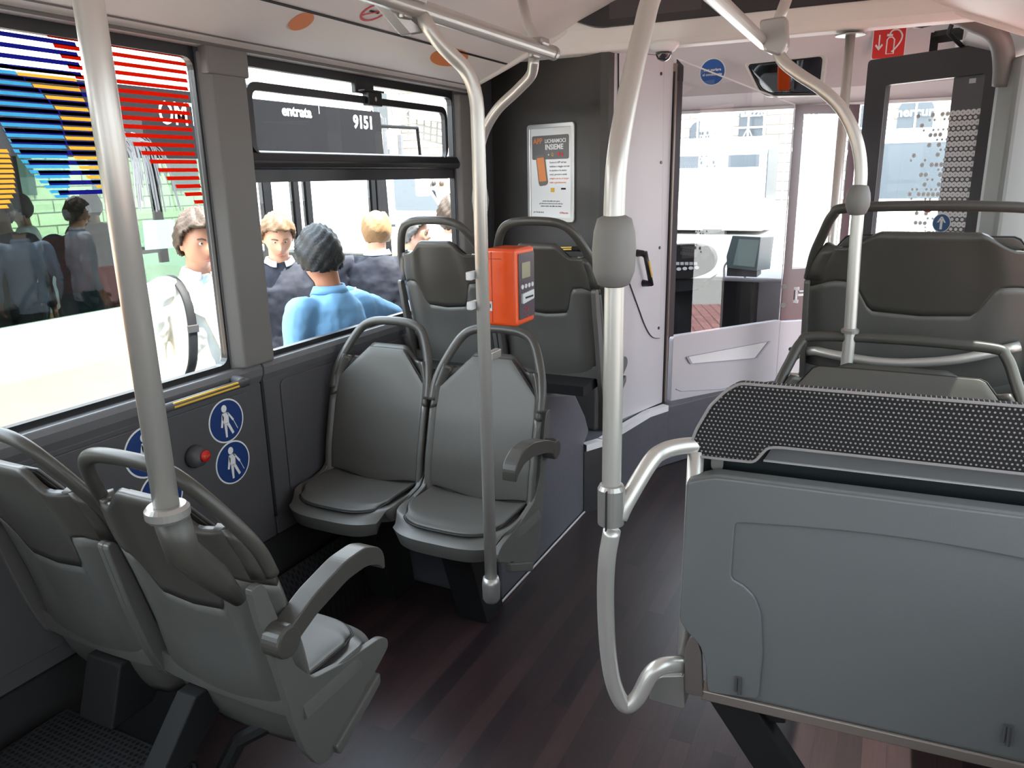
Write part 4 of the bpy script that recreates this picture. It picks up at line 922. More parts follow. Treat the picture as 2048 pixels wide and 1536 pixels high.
MB().prism([ts(.06, r0.z - .016, .02), ts(.16, r0.z - .016, .02), ts(.50, .002, .02), ts(.40, .002, .02)], -tn * .05).out('leg', M['blackm'], tu_seat, bevel=.004)
MB().prism([ts(.05, r0.z - .014, .0), ts(.20, r0.z - .014, .0), ts(.22, r0.z - .05, .0), ts(.12, r0.z - .07, .0)], -tn * .10).out('leg_head', M['blackm'], tu_seat, bevel=.004)
# ---------- supports ----------
rwb = setp(MB().prism(round_poly([V((-.20, 2.66, 0)), V((-.20, 2.66, .62)), V((-.20, 2.78, .72)), V((-.20, 3.02, .72)), V((-.20, 3.14, .60)), V((-.20, 3.2, 0))], [.0, .05, .08, .08, .05, 0], 4), (XR + .19, 0, 0)).out('wheel_box', M['lino'], bevel=.01), 'grey wheel box on the right under the raised wide seat', 'wheel box')
def base(seat, pts, nm='pedestal', m=None):
    c = seat.copy() if False else None
def pedestal(seat, x0, x1, y0, y1, z0, z1, y2=None):
    MB().prism([V((x0, y0, z0)), V((x0, y1, z0)), V((x0, (y2 or y1), z1)), V((x0, (y2 or y1) - (y1 - y0) * 1.6, z1))], (x1 - x0, 0, 0)).out('pedestal', M['blackm'], seat, bevel=.004)
pedestal(s1, -1.69, -1.57, 2.16, 2.29, 0, .42, 2.22)
pedestal(s2, -1.30, -1.18, 2.16, 2.29, 0, .42, 2.22)
pedestal(s5, -1.69, -1.57, .98, 1.10, .292, .44, 1.22)
pedestal(s6, -1.37, -1.31, .88, .98, .292, .44, 1.18)
MB().tube([V((-1.34, 1.02, .12)), V((-1.26, 1.08, .30)), V((-1.08, 1.14, .42))], .02, 8).out('brace', M['blackm'], s6)
pedestal(s7, 0, .14, 2.42, 2.60, 0, .44, 2.45)
MB().b2((-1.83, 2.62, .752), (-1.4, 3.0, .80)).out('pedestal', M['blackm'], s3); MB().b2((-1.39, 2.62, .752), (-.99, 2.95, .79)).out('pedestal', M['blackm'], s4)
MB().b2((-.1, 2.72, .722), (.4, 3.05, .83)).out('pedestal', M['blackm'], s8)
fr = cat_rom([at(1640, 752, y=3.0), at(1580, 752, y=3.02), at(1568, 742, y=3.02), at(1590, 712, y=2.95), at(1625, 702, y=2.85), at(1660, 708, y=2.82), at(1740, 722, y=2.81), at(1820, 726, y=2.81), at(1920, 718, y=2.81), at(2040, 692, y=2.83)], 6)
MB().tube(fr, .016, 12).out('seat_frame', M['steel'], s8, smooth=True)
# ---------- people ----------
def ellip_loft(mb, rings, n=28, gap=None):
    """rings: (centre, rx, ry, yaw-less) ; superellipse cross sections around z"""
    vs = []; fs = []
    for (c, rx, ry) in rings:
        for k in range(n):
            a = 2 * PI * k / n; ca, sa = math.cos(a), math.sin(a); p = 2.4
            d = (abs(ca) ** p + abs(sa) ** p) ** (-1 / p)
            vs.append((c[0] + rx * ca * d, c[1] + ry * sa * d, c[2]))
    for i in range(len(rings) - 1):
        for k in range(n): fs.append((i * n + k, i * n + (k + 1) % n, (i + 1) * n + (k + 1) % n, (i + 1) * n + k))
    fs += [tuple(range(n)), tuple((len(rings) - 1) * n + k for k in range(n))]
    mb.add(vs, fs)
G = lambda x, s: math.exp(-(x / s) ** 2)
def head_pt(th, ph, jaw=1):
    """th azimuth (0 = face front +y), ph elevation"""
    x = math.sin(th) * math.cos(ph); y = math.cos(th) * math.cos(ph); z = math.sin(ph)
    X, Y, Z = x * .077, y * (.098 if y < 0 else .090), z * .122
    t = max(0, -z)
    X *= 1 - .30 * t ** 1.3; Y = Y * (1 - .10 * t) + .012 * t
    if y < 0: Y *= 1 - .28 * t
    if y > 0:
        f = y
        nose = G(x, .16) * G(z + .16, .20) * (.5 + .5 * sm(.35, -.1, z)) ; Y += .026 * nose
        Y += .006 * G(z - .16, .10) * G(x, .6)                                   # brow
        Y -= .012 * G(abs(x) - .36, .17) * G(z - .02, .13)                        # eye sockets
        Y += .007 * G(x, .28) * G(z + .50, .07) + .006 * G(x, .25) * G(z + .62, .06) - .004 * G(x, .28) * G(z + .56, .03)
        Y += .010 * G(x, .3) * G(z + .86, .16)                                  # chin
        X += math.copysign(.003, x) * G(abs(x) - .75, .2) * G(z + .2, .25)
    return V((X, Y, Z))
def head_mesh(mb, M4, n=44, m=34):
    vs = []; fs = []
    for j in range(m + 1):
        ph = -PI / 2 + PI * j / m
        for i in range(n): vs.append(M4 @ head_pt(-PI + 2 * PI * i / n, ph))
    for j in range(m):
        for i in range(n): fs.append((j * n + i, j * n + (i + 1) % n, (j + 1) * n + (i + 1) % n, (j + 1) * n + i))
    mb.add(vs, fs)
    for s in (-1, 1):       # ears
        c = V((s * .079, -.008, -.008)); vs = []; fs = []
        for j in range(9):
            for i in range(12):
                a = 2 * PI * i / 12; b = PI * j / 8
                p = V((.009 * math.cos(b), .019 * math.sin(b) * math.cos(a), .033 * math.sin(b) * math.sin(a)))
                p = Matrix.Rotation(s * -.35, 3, 'Z') @ p; vs.append(M4 @ (c + p))
        for j in range(8):
            for i in range(12): fs.append((j * 12 + i, j * 12 + (i + 1) % 12, (j + 1) * 12 + (i + 1) % 12, (j + 1) * 12 + i))
        mb.add(vs, fs)
def bake_remesh(o, vox, smooth_it=2, disp=None):
    md = o.modifiers.new('r', 'REMESH'); md.mode = 'VOXEL'; md.voxel_size = vox; md.use_smooth_shade = True
    if smooth_it:
        ms = o.modifiers.new('s', 'SMOOTH'); ms.factor = .5; ms.iterations = smooth_it
    if disp:
        tx = bpy.data.textures.new('wr', 'CLOUDS'); tx.noise_scale = disp[1]; tx.noise_depth = 2
        dm = o.modifiers.new('d', 'DISPLACE'); dm.texture = tx; dm.strength = disp[0]; dm.mid_level = .5; dm.texture_coords = 'LOCAL'
def limb(mb, pts, rs, n=14):
    P = cat_rom(pts, 5); L_ = len(pts) - 1; R = []
    for i in range(len(P)):
        t = i / (len(P) - 1) * L_; k = min(int(t), L_ - 1); R.append(rs[k] + (rs[k + 1] - rs[k]) * (t - k))
    mb.tube(P, R, n)
def hand(mb, w, d, up, s, curl=.5):
    """palm + four fingers + thumb; w wrist, d direction, up = back of hand normal, s = side of thumb"""
    d = V(d).normalized(); up = V(up); up = (up - d * up.dot(d)).normalized(); lat = d.cross(up) * s
    w = V(w)
    mb.tube([w, w + d * .03, w + d * .09], [.024, .032, .034], 10, sx=.55, sy=1.15, up=up)
    for k, (o, L_) in enumerate(((.030, .070), (.010, .078), (-.010, .072), (-.029, .056))):
        b = w + d * .082 + lat * o; c1 = b + d * L_ * .45 - up * curl * .015; c2 = c1 + (d * (1 - curl * .5) - up * curl) .normalized() * L_ * .3; c3 = c2 + (d * (1 - curl * 1.2) - up * curl * 1.3).normalized() * L_ * .28
        mb.tube([b - d * .02, b, c1, c2, c3], [.010, .0095, .009, .008, .006], 8)
    b = w + d * .025 + lat * .030
    mb.tube([b - lat * .01, b + lat * .022 + d * .022, b + lat * .030 + d * .050 - up * .01, b + lat * .026 + d * .072 - up * .02], [.013, .0115, .010, .007], 8)
def person(name, label, loc, rz, h=1.75, skin=None, hair=None, top=None, legs=None, arms=None, head=(0, 0), lean=0, coat=None, vox=.009, build=1.0, hairtop=0.016, hairfn=None, seated=False, group=None, lowres=False, collar=True, shorts=False):
    k = h / 1.75
    t = thing(name, loc, label, 'person', group, rz)
    ln_ = lambda z: -lean * max(0, z - .95) * .6
    def J(x, y, z): return V((x * k, (y + lean * max(0, z - .95)) * k, z * k))
    arms = arms or [((.20, 0, 1.42), (.26, -.03, 1.14), (.25, .06, .90)), ((-.20, 0, 1.42), (-.26, -.03, 1.14), (-.25, .06, .90))]
    hx, hp = head
    b = MB()
    W_ = build
    ringsB = [((0, 0, .86), .14, .10), ((0, 0, .95), .155, .105), ((0, .0, 1.08), .135 * W_, .095 * W_), ((0, .005, 1.22), .150, .105 * W_), ((0, .0, 1.34), .165, .105), ((0, -.008, 1.43), .14, .08), ((0, -.01, 1.47), .07, .055)]
    ellip_loft(b, [(J(*c), rx * k, ry * k) for c, rx, ry in ringsB], 24)
    nk = J(0, -.01, 1.45); hc = J(0, .025 + .035 * math.sin(max(0, hp)), 1.635 - .012 * (1 - math.cos(hp)))
    b.tube([nk, J(0, 0, 1.51), hc + V((0, -.02, -.04))], [.062 * k, .056 * k, .058 * k], 16)
    M4 = Matrix.Translation(hc) @ Matrix.Rotation(hx, 4, 'Z') @ Matrix.Rotation(-hp, 4, 'X') @ Matrix.Scale(k, 4)
    head_mesh(b, M4, *( (24, 18) if lowres else (44, 34)))
    for i, (sh, el, wr, *rest) in enumerate(arms):
        s = 1 if sh[0] > 0 else -1
        limb(b, [J(sh[0] * .6, sh[1], sh[2] + .0), J(*sh), (J(*sh) + J(*el)) / 2, J(*el), (J(*el) * .6 + J(*wr) * .4), J(*wr)], [.05 * k, .050 * k, .043 * k, .036 * k, .035 * k, .024 * k])
        d = J(*wr) - J(*el)
        if not lowres: hand(b, J(*wr), rest[0] if rest else d, rest[1] if len(rest) > 1 else V((s, 0, .1)), s * -1 if not (len(rest) > 2) else rest[2], .55)
    if seated: LG = [((s * .10, 0, .90), (s * .13, .42, .88), (s * .13, .46, .46), (s * .13, .56, .40)) for s in (-1, 1)]
    else: LG = [((s * .095, 0, .90), (s * .105, .02, .50), (s * .11, -.01, .09), (s * .12, .13, .035)) for s in (-1, 1)]
    for g in LG: limb(b, [J(*g[0]), (J(*g[0]) + J(*g[1])) / 2, J(*g[1]), (J(*g[1]) + J(*g[2])) / 2, J(*g[2]), J(*g[3])], [.085 * k, .075 * k, .052 * k, .052 * k, .036 * k, .035 * k])
    bo = b.out('body', skin, t, True, True); bake_remesh(bo, vox * (.75 if not lowres else 1.6), 1)
    # shirt / jacket
    c = MB(); e = .014
    top_rings = [((0, 0, .80), .165, .118), ((0, 0, .95), .170, .122), ((0, 0, 1.08), .152 * W_ + .004, .112 * W_), ((0, .005, 1.22), .172, .124 * W_), ((0, 0, 1.34), .190, .124), ((0, -.008, 1.42), .165, .100), ((0, -.012, 1.468), .105, .078), ((0, -.012, 1.492), .072, .066)]
    if not coat or True:
        ellip_loft(c, [(J(*q), rx * k, ry * k) for q, rx, ry in top_rings], 28)
        for (sh, el, wr, *rest) in arms:
            w2 = V(el) + (V(wr) - V(el)) * .93
            limb(c, [J(sh[0] * .5, sh[1], sh[2] - .0), J(*sh), (J(*sh) + J(*el)) / 2, J(*el), (J(*el) * .5 + J(*w2) * .5), J(*w2)], [.055 * k, .068 * k, .062 * k, .052 * k, .046 * k, .037 * k])
        so = c.out('shirt' if not coat else 'jacket', top, t, True, True); bake_remesh(so, vox if not lowres else vox * 2, 1, None if lowres else (.02 * k, .09))
    if collar and not lowres:
        cm_ = coat or top
        n_ = 26; pts = []
        for i in range(n_ + 1):
            a = PI / 2 + .32 + (2 * PI - .64) * i / n_; pts.append(J(.070 * math.cos(a), -.012 + .066 * math.sin(a) + .012, 1.500 - .022 * sm(.3, 1, math.sin(a))))
        vs = []; 
        for p in pts:
            o_ = V((p.x, p.y - J(0, -.0, 1.5).y, 0)); o_ = o_.normalized() if o_.length > 1e-6 else V((0, 1, 0))
            vs += [p + V((0, 0, .020 * k)), p + o_ * .016 * k + V((0, 0, -.012 * k))]
        fs = [(2 * i, 2 * i + 1, 2 * i + 3, 2 * i + 2) for i in range(n_)]
        mesh('collar', vs, fs, cm_, t, True, True, solid=.007)
    l = MB(); 
    ellip_loft(l, [(J(*q), rx * k, ry * k) for q, rx, ry in [((0, 0, .82), .15, .115), ((0, 0, .98), .160, .115)]], 20)
    for g in LG:
        if shorts: limb(l, [J(*g[0]), (J(*g[0]) + J(*g[1])) / 2, J(*g[1]) + V((0, 0, .06))], [.10 * k, .09 * k, .085 * k])
        else: limb(l, [J(*g[0]), (J(*g[0]) + J(*g[1])) / 2, J(*g[1]), (J(*g[1]) + J(*g[2])) / 2, J(*g[2])], [.098 * k, .088 * k, .068 * k, .062 * k, .055 * k])
    lo_ = l.out('trousers', legs, t, True, True); bake_remesh(lo_, vox * (1.4 if not lowres else 2), 1)
    for g in LG:
        MB().tube([J(*g[2]) + V((0, -.05, -.05)), J(*g[2]) + V((0, .02, -.045)), J(*g[3]) + V((0, .06, -.005))], [.036 * k, .042 * k, .034 * k], 12).out('shoe', M['blackm'], t, True, True)
    # hair
    hv = []; hf = []; n_, m_ = (60, 30) if not lowres else (24, 12)
    fn = hairfn or (lambda th, ph: ph > lerp([(0, .62), (.9, .55), (1.25, .35), (1.5, -.02), (1.72, -.1), (2.0, -.42), (3.2, -.62)], abs(th)))
    idx = {}
    for j in range(m_ + 1):
        ph = -.75 + (PI / 2 + .75) * j / m_
        for i in range(n_):
            th = -PI + 2 * PI * i / n_
            p = head_pt(th, ph); nrm = p.normalized()
            w_ = hairtop * (1 + .35 * max(0, math.sin(ph))) + (.006 * math.sin(th * 9 + ph * 6) * math.sin(ph * 13 + th * 3)) * (hairtop / .016)
            if abs(th) < .8 and ph > .5: w_ += hairtop * .5 * sm(.8, .2, abs(th))
            hv.append(M4 @ (p + nrm * max(.003, w_)))
    for j in range(m_):
        for i in range(n_):
            th = -PI + 2 * PI * (i + .5) / n_; ph = -.75 + (PI / 2 + .75) * (j + .5) / m_
            if fn(th, ph): hf.append((j * n_ + i, j * n_ + (i + 1) % n_, (j + 1) * n_ + (i + 1) % n_, (j + 1) * n_ + i))
    used = sorted({q for f in hf for q in f}); mp = {q: i for i, q in enumerate(used)}
    mesh('hair', [hv[q] for q in used], [tuple(mp[q] for q in f) for f in hf], hair, t, True, True, solid=.016); hd = t.children[-1]; tx = bpy.data.textures.new('hr', 'CLOUDS'); tx.noise_scale = .014; tx.noise_depth = 1
    if not lowres:
        us = hd.modifiers.new('u', 'SUBSURF'); us.levels = 1; us.render_levels = 1; dm = hd.modifiers.new('d', 'DISPLACE'); dm.texture = tx; dm.strength = hairtop * .9; dm.mid_level = .4; dm.texture_coords = 'LOCAL'
    if not lowres:
        for s in (-1, 1):
            e_ = M4 @ V((s * .029, .072, .012)); 
            MB().lathe([(0, -.010), (.007, -.007), (.010, 0), (.007, .007), (0, .010)], e_, 14).out('eye', M['white'], t, True, True)
            ir = M4 @ V((s * .029, .0815, .012)); MB().lathe([(0, -.004), (.004, -.002), (.0045, 0), (.004, .002), (0, .004)], ir, 10).out('iris', M['blackm'], t, True, True)
            MB().tube([M4 @ V((s * q[0], q[1], q[2])) for q in ((.014, .092, .030), (.030, .090, .036), (.047, .077, .031))], .0035, 6).out('eyebrow', hair, t, True, True)
        MB().tube([M4 @ V(q) for q in ((-.024, .083, -.069), (-.01, .0925, -.066), (0, .094, -.067), (.01, .0925, -.066), (.024, .083, -.069))], [.002, .0045, .005, .0045, .002], 8, sx=.8).out('lips', mat('lips', sr(176, 98, 88), .5), t, True, True)
    t['k'] = k
    return t, M4, J
def hairmat(n, c, v=.25): return mat(n, c, .55, var=v, vscale=60, bump=.8, scale=120)
SK = mat('skin', sr(214, 160, 132), .5, bump=.1, scale=300); SK2 = mat('skin_tan', sr(176, 116, 86), .5, bump=.1, scale=300)
SK3 = mat('skin_warm', sr(188, 134, 106), .5, bump=.1, scale=300)
HB = hairmat('hair_brown', sr(66, 50, 36)); HK = hairmat('hair_black', sr(16, 15, 16)); HL = hairmat('hair_blond', sr(146, 112, 76)); HG = hairmat('hair_grey', sr(96, 93, 90)); HLB = hairmat('hair_lightbrown', sr(112, 86, 62))
CW = mat('cloth_cream', sr(226, 222, 208), .8, bump=.3, scale=300); CB = mat('cloth_blue', sr(122, 172, 214), .75, bump=.3, scale=400); CN = mat('cloth_navy', sr(26, 29, 42), .8, bump=.3, scale=400); CWh = mat('cloth_white', sr(225, 230, 240), .8, bump=.2, scale=400); CLB = mat('cloth_pale_blue', sr(176, 200, 226), .8, bump=.2, scale=400); CG = mat('cloth_grey', sr(50, 52, 58), .8)
GZ = -.33
# man in the pale blazer
t1, M1, J1 = person('person', 'man in a cream blazer with a black bag strap, outside the large left window', (-2.89, 2.60, GZ), math.radians(-106), 1.74, SK3, HB, CW, CG, head=(math.radians(0), .18), coat=CWh, hairtop=.020, arms=[((.20, 0, 1.42), (.25, -.03, 1.14), (.26, .02, .90)), ((-.20, 0, 1.42), (-.25, -.03, 1.14), (-.26, .02, .90))])
def sheet_part(nm, P, m, t, th=.006): mesh(nm, P, [tuple(range(len(P)))], m, t, True, False, solid=th)
sheet_part('shirt_front', [J1(0, .128, 1.13), J1(.045, .126, 1.34), J1(.060, .085, 1.45), J1(0, .062, 1.482), J1(-.060, .085, 1.45), J1(-.045, .126, 1.34)], CLB, t1, .014)
for s in (-1, 1): sheet_part('lapel', [J1(0, .137, 1.12), J1(s * .05, .134, 1.35), J1(s * .065, .090, 1.455), J1(s * .105, .088, 1.44), J1(s * .11, .125, 1.33), J1(s * .065, .132, 1.30)], CW, t1, .008)
sp_ = [J1(.105, -.13, 1.18), J1(.125, -.125, 1.35), J1(.135, -.06, 1.475), J1(.130, .02, 1.475), J1(.125, .10, 1.40), J1(.130, .135, 1.28), J1(.145, .130, 1.12), J1(.165, .09, 1.02)]
o = thing('bag_strap', t1.location, 'black webbing backpack strap over the shoulder of the cream blazer', 'strap', rz=t1.rotation_euler[2]); MB().tube(cat_rom(sp_, 5), .022, 8, sx=.25, sy=1, up=(0, 1, 0)).out('webbing', M['blackm'], o, True, True); MB().box(J1(.130, .140, 1.26), (.05, .014, .035)).out('buckle', M['dwall'], o, True, bevel=.003)
# man looking down, navy jacket
person('person', 'fair-haired man looking down, white shirt and navy jacket, beyond the dark-haired man', (-3.10, 3.36, GZ), math.radians(-130), 1.70, SK, HLB, CN, CG, head=(0, .45), coat=CWh, hairtop=.016)
# man with his back to the window
t3, M3, J3 = person('person', 'black-haired man in a light blue shirt with his back to the window, arm raised', (-2.18, 2.65, GZ), math.radians(88), 1.67, SK2, HK, CB, CN, head=(math.radians(-38), .42), build=1.3, hairtop=.022,
    arms=[((.21, 0, 1.40), (.50, .02, 1.30), (.31, .20, 1.45), V((-1, .15, .05)), V((0, .2, 1))), ((-.20, 0, 1.42), (-.27, .0, 1.14), (-.20, .12, .92))])
for q in (.22, .36): 
    w_ = V(J3(.31, .20, 1.45)) + (J3(.50, .02, 1.30) - J3(.31, .20, 1.45)) * q; dd = (J3(.50, .02, 1.30) - J3(.31, .20, 1.45)).normalized(); u1 = dd.cross(V((0, 0, 1))).normalized(); u2 = dd.cross(u1)
    MB().tube([w_ + (u1 * math.cos(a * PI / 8) + u2 * math.sin(a * PI / 8)) * .035 for a in range(16)], .005, 6, closed=True).out('bracelet', M['lgrey'], t3, True)
# blond man from behind
person('person', 'man with thinning blond hair in a navy suit seen from behind', (-2.80, 3.88, GZ), math.radians(24), 1.70, SK, HL, CN, CG, head=(0, 0), coat=CWh, hairtop=.008, build=1.1, hairfn=lambda th, ph: abs(th) > 1.15 and -.5 < ph < .95)
# grey-haired man
person('person', 'grey-haired man in a pale blue shirt looking right, partly behind the raised seat', (-2.90, 4.42, GZ), math.radians(-66), 1.64, SK, HG, CLB, CG, head=(0, .1), hairtop=.012)
person('person', 'person with brown hair cut by the right edge of the hopper window', (-2.92, 4.98, GZ), math.radians(20), 1.72, SK, HB, CWh, CG, head=(0, 0), hairtop=.022)
# ---------- outdoors ----------
asph = mat('asphalt', sr(150, 148, 144), .85, bump=.5, scale=60, var=.1, vscale=.6)
def brickmat():
    m = bpy.data.materials.new('brick_paving'); m.use_nodes = True; nt = m.node_tree; b = nt.nodes['Principled BSDF']; b.inputs['Roughness'].default_value = .85
    tc = nt.nodes.new('ShaderNodeTexCoord'); br = nt.nodes.new('ShaderNodeTexBrick'); br.inputs['Scale'].default_value = 2.2; br.inputs['Mortar Size'].default_value = .02
    br.inputs['Color1'].default_value = sr(160, 112, 106); br.inputs['Color2'].default_value = sr(146, 98, 94); br.inputs['Mortar'].default_value = sr(100, 68, 66)
    nt.links.new(tc.outputs['Object'], br.inputs[0]); nt.links.new(br.outputs['Color'], b.inputs['Base Color']); return m
struct(MB().b2((-80, -30, GZ - .1), (.75, 90, GZ)).out('ground', asph))
struct(MB().b2((.75, -6, GZ - .1), (5.5, 12, GZ + .14)).out('sidewalk', brickmat())); struct(MB().b2((.75, 12, GZ - .1), (40, 90, GZ)).b2((5.5, -30, GZ - .1), (40, 12, GZ)).out('square', asph))
# facades
def facademat(c1, c2):
    m = bpy.data.materials.new('facade_stone'); m.use_nodes = True; nt = m.node_tree; b = nt.nodes['Principled BSDF']; b.inputs['Roughness'].default_value = .9
    tc = nt.nodes.new('ShaderNodeTexCoord'); sp = nt.nodes.new('ShaderNodeSeparateXYZ'); cb = nt.nodes.new('ShaderNodeCombineXYZ'); ad = nt.nodes.new('ShaderNodeMath'); ad.operation = 'ADD'
    br = nt.nodes.new('ShaderNodeTexBrick'); br.inputs['Scale'].default_value = 1; br.inputs['Brick Width'].default_value = 1.4; br.inputs['Row Height'].default_value = .5; br.inputs['Mortar Size'].default_value = .03
    br.inputs['Color1'].default_value = c1; br.inputs['Color2'].default_value = c2; br.inputs['Mortar'].default_value = sr(120, 112, 102)
    nt.links.new(tc.outputs['Object'], sp.inputs[0]); nt.links.new(sp.outputs[0], ad.inputs[0]); nt.links.new(sp.outputs[1], ad.inputs[1]); nt.links.new(ad.outputs[0], cb.inputs[0]); nt.links.new(sp.outputs[2], cb.inputs[1])
    nt.links.new(cb.outputs[0], br.inputs[0]); nt.links.new(br.outputs['Color'], b.inputs['Base Color']); return m
FM = facademat(sr(222, 208, 188), sr(206, 194, 176)); gl_d = mat('window_dark', sr(70, 78, 84), .2)
fa = thing('building', (-5, 46, GZ), 'pale stone building with dark arched openings beyond the windscreen', 'building')
MB().b2((-32, 46, GZ), (22, 56, 16)).out('wall', FM, fa)
sm_ = MB()
for i, (pa, pb) in enumerate(((1180, 1225), (1278, 1322), (1380, 1424), (1478, 1526), (1586, 1656), (1700, 1740), (1794, 1866), (1960, 2010), (2080, 2130))):
    xa, xb = at(pa, 240, y=45.95).x, at(pb, 240, y=45.95).x; x = (xa + xb) / 2; hw2 = (xb - xa) / 2; z5 = at((pa + pb) / 2, 222 if i not in (2,) else 262, y=45.95).z
    arch = [V((xa, 45.95, 0.2)), V((xb, 45.95, .2)), V((xb, 45.95, z5))] + [V((x + hw2 * math.cos(a * PI / 10), 45.95, z5 + hw2 * .9 * math.sin(a * PI / 10))) for a in range(11)] + [V((xa, 45.95, z5))]
    for xx in (xa - .2, x, xb + .2): sm_.tube([V((xx, 45.2, GZ)), V((xx, 45.2, 9))], .05, 5)
    sm_.tube([V((xa - 1, 45.2, z5 - .9)), V((xb + 1, 45.2, z5 - .9))], .05, 5).tube([V((xa, 45.2, z5 - 2.2)), V((x, 45.2, z5 - .9)), V((xb, 45.2, z5 - 2.2))], .05, 5)
    MB().prism(arch, (0, .2, 0)).out('arch_opening', gl_d, fa)
    MB().b2((x - .6, 45.9, 8.2), (x + .6, 46.1, 10.6)).b2((x - .6, 45.9, 12.2), (x + .6, 46.1, 14.6)).out('upper_windows', gl_d, fa)
sm_.out('scaffold_tubes', M['white'], fa)
for s, px, py, sz in (('Palazzo', 1502, 226, .55), ('CAVERI', 1632, 236, .52), ('La', 1597, 238, .42), ('mercuri', 1829, 224, .62)):
    text('lettering', s, sz, at(px, py, y=45.0), (1, 0, 0), (0, 0, 1), M['white'] if s != 'mercuri' else M['lgrey'], fa, bold=.015)
fl = thing('building', (-30, 20, GZ), 'tall pale building far left beyond the other bus', 'building')
MB().b2((-42, -12, GZ), (-30, 45, 14)).out('wall', FM, fl)
for r in range(4):
    for i in range(14): MB().b2((-30.05, -10 + i * 4, 1.2 + r * 3.4), (-29.95, -8.4 + i * 4, 3.4 + r * 3.4)).out('window', gl_d, fl)
# scaffold canopy
sc = thing('glass_canopy', (-9, 17, GZ), 'grey mesh and glass canopy structure seen through the hopper window', 'canopy')
mb = MB(); g1, g2, g3, g4 = at(775, 225, y=17), at(800, 190, y=17), at(910, 205, y=24), at(905, 292, y=24); g5 = at(800, 270, y=17)
for i in range(9):
    a = i / 8; p, q = g2.lerp(g3, a), g5.lerp(g4, a); mb.tube([p, q], .03, 5)
for i in range(7):
    a = i / 6; p, q = g2.lerp(g5, a), g3.lerp(g4, a); mb.tube([p, q], .03, 5)
mb.out('lattice', mat('lattice', sr(110, 108, 104), .6), sc)
MB().prism([g1, g2, g3, g3 + V((2, 0, -.8))], (0, .1, -.1)).out('roof_sheet', mat('canopy_roof', sr(186, 186, 176), .6), sc)
for p in (g5, g4): MB().tube([V((p.x, p.y, GZ)), p], .07, 8).out('post', M['wall'], sc)
# ---------- neighbouring bus ----------
BX = -5.0; BW = 2.45; y0, y1 = -5.5, 7.12; F = GZ + .02
ob = thing('bus', (BX - 1.2, 1, GZ), 'white and orange city bus with black window band parked alongside on the left', 'bus')
WB = mat('bus_white', sr(238, 238, 236), .3, coat=.3); OB = mat('bus_orange', sr(236, 170, 104), .35, coat=.3); KB = mat('bus_black', sr(18, 18, 20), .6, spec=.08)
zw, zt5, zr5 = .69, 2.235, 2.62
body = MB()
for xa, xb in ((BX - .05, BX), (BX - BW, BX - BW + .05)): body.b2((xa, y0, .34), (xb, y1 - 2.2, zw)).b2((xa, y0, zt5), (xb, y1 - .15, zt5 + .02))
body.b2((BX - BW, y0, .0), (BX, y0 + .1, zr5))
body.prism([V((BX - BW, y0, zt5)), V((BX, y0, zt5)), V((BX - .03, y0, zt5 + .18)), V((BX - .25, y0, zr5 - .03)), V((BX - .6, y0, zr5)), V((BX - BW + .6, y0, zr5)), V((BX - BW + .25, y0, zr5 - .03)), V((BX - BW, y0, zt5 + .18))], (0, y1 - y0 - .1, 0))
body.out('body', WB, ob)
MB().b2((BX - .06, y0, -.12), (BX + .005, y1 - 2.2, .34)).b2((BX - BW, y0, -.12), (BX - BW + .05, y1, .34)).out('skirt', OB, ob)
band = MB().b2((BX - .04, y0, 1.74), (BX + .01, y1, zt5)).b2((BX - BW, y0, 1.95), (BX - BW + .05, y1, zt5))
for yy in (-3.8, -1.9, 0.0, 4.75, 5.35): band.b2((BX - .05, yy - .05, .69), (BX + .008, yy + .05, 1.95))
for yy in (-2.5, .5, 3.4, 6.2): band.b2((BX - BW, yy - .05, .69), (BX - BW + .05, yy + .05, 1.95))
for za, zb_5 in ((-.1, .05),): band.b2((BX - .05, y1 - 2.2, za), (BX, y1 - .1, zb_5))
band.b2((BX - BW, y0, 1.32), (BX - BW + .05, 4.7, 1.97)).b2((BX - BW, y0, -.14), (BX, y1, 0)).b2((BX - BW + .05, y0, 2.16), (BX - .05, y1, 2.22))  # first box is a black panel added to darken the far windows
band.out('window_band', KB, ob)
fr5 = MB()
for ya, yb in ((4.85, 5.75), (5.85, 6.95)):
    fr5.b2((BX - .04, ya, .0), (BX + .015, ya + .07, 1.74)).b2((BX - .04, yb - .07, .0), (BX + .015, yb, 1.74)).b2((BX - .04, ya, 1.66), (BX + .009, yb, 1.74)).b2((BX - .04, ya, 0), (BX + .015, yb, .12))
fr5.out('door_frames', KB, ob)
tg = glass('bus_tinted_glass', (.24, .32, .28, 1), boost=-.01)
for ya, yb in ((y0, -3.85), (-3.75, -1.95), (-1.85, -.05), (.05, 4.7)): pane('side_glass', [(BX - .01, ya, .68), (BX - .01, yb, .68), (BX - .01, yb, 1.93), (BX - .01, ya, 1.93)], tg, ob)
pane('door_glass', [(BX, 4.9, .1), (BX, 6.9, .1), (BX, 6.9, 1.86), (BX, 4.9, 1.86)], glass('door_glass_clear', (.8, .88, .85, 1)), ob)
pane('far_glass', [(BX - BW + .02, y0, .4), (BX - BW + .02, y1, .4), (BX - BW + .02, y1, 1.95), (BX - BW + .02, y0, 1.95)], glass('far_green', (.40, .56, .44, 1)), ob)
fm = MB().prism([V((BX, y1 - .15, zt5 + .02)), V((BX, y1 + .02, zt5 - .05)), V((BX, y1 + .08, 1.0)), V((BX, y1 + .10, .2)), V((BX, y1 + .02, -.1)), V((BX, y1 - .12, -.1)), V((BX, y1 - .12, 1.9))], (-.06, 0, 0)).prism([V((BX - BW, y1 - .1, -.1)), V((BX, y1 - .1, -.1)), V((BX, y1 - .1, .75)), V((BX - BW, y1 - .1, .75))], (0, .15, 0))
fm.out('front_corner', KB, ob)
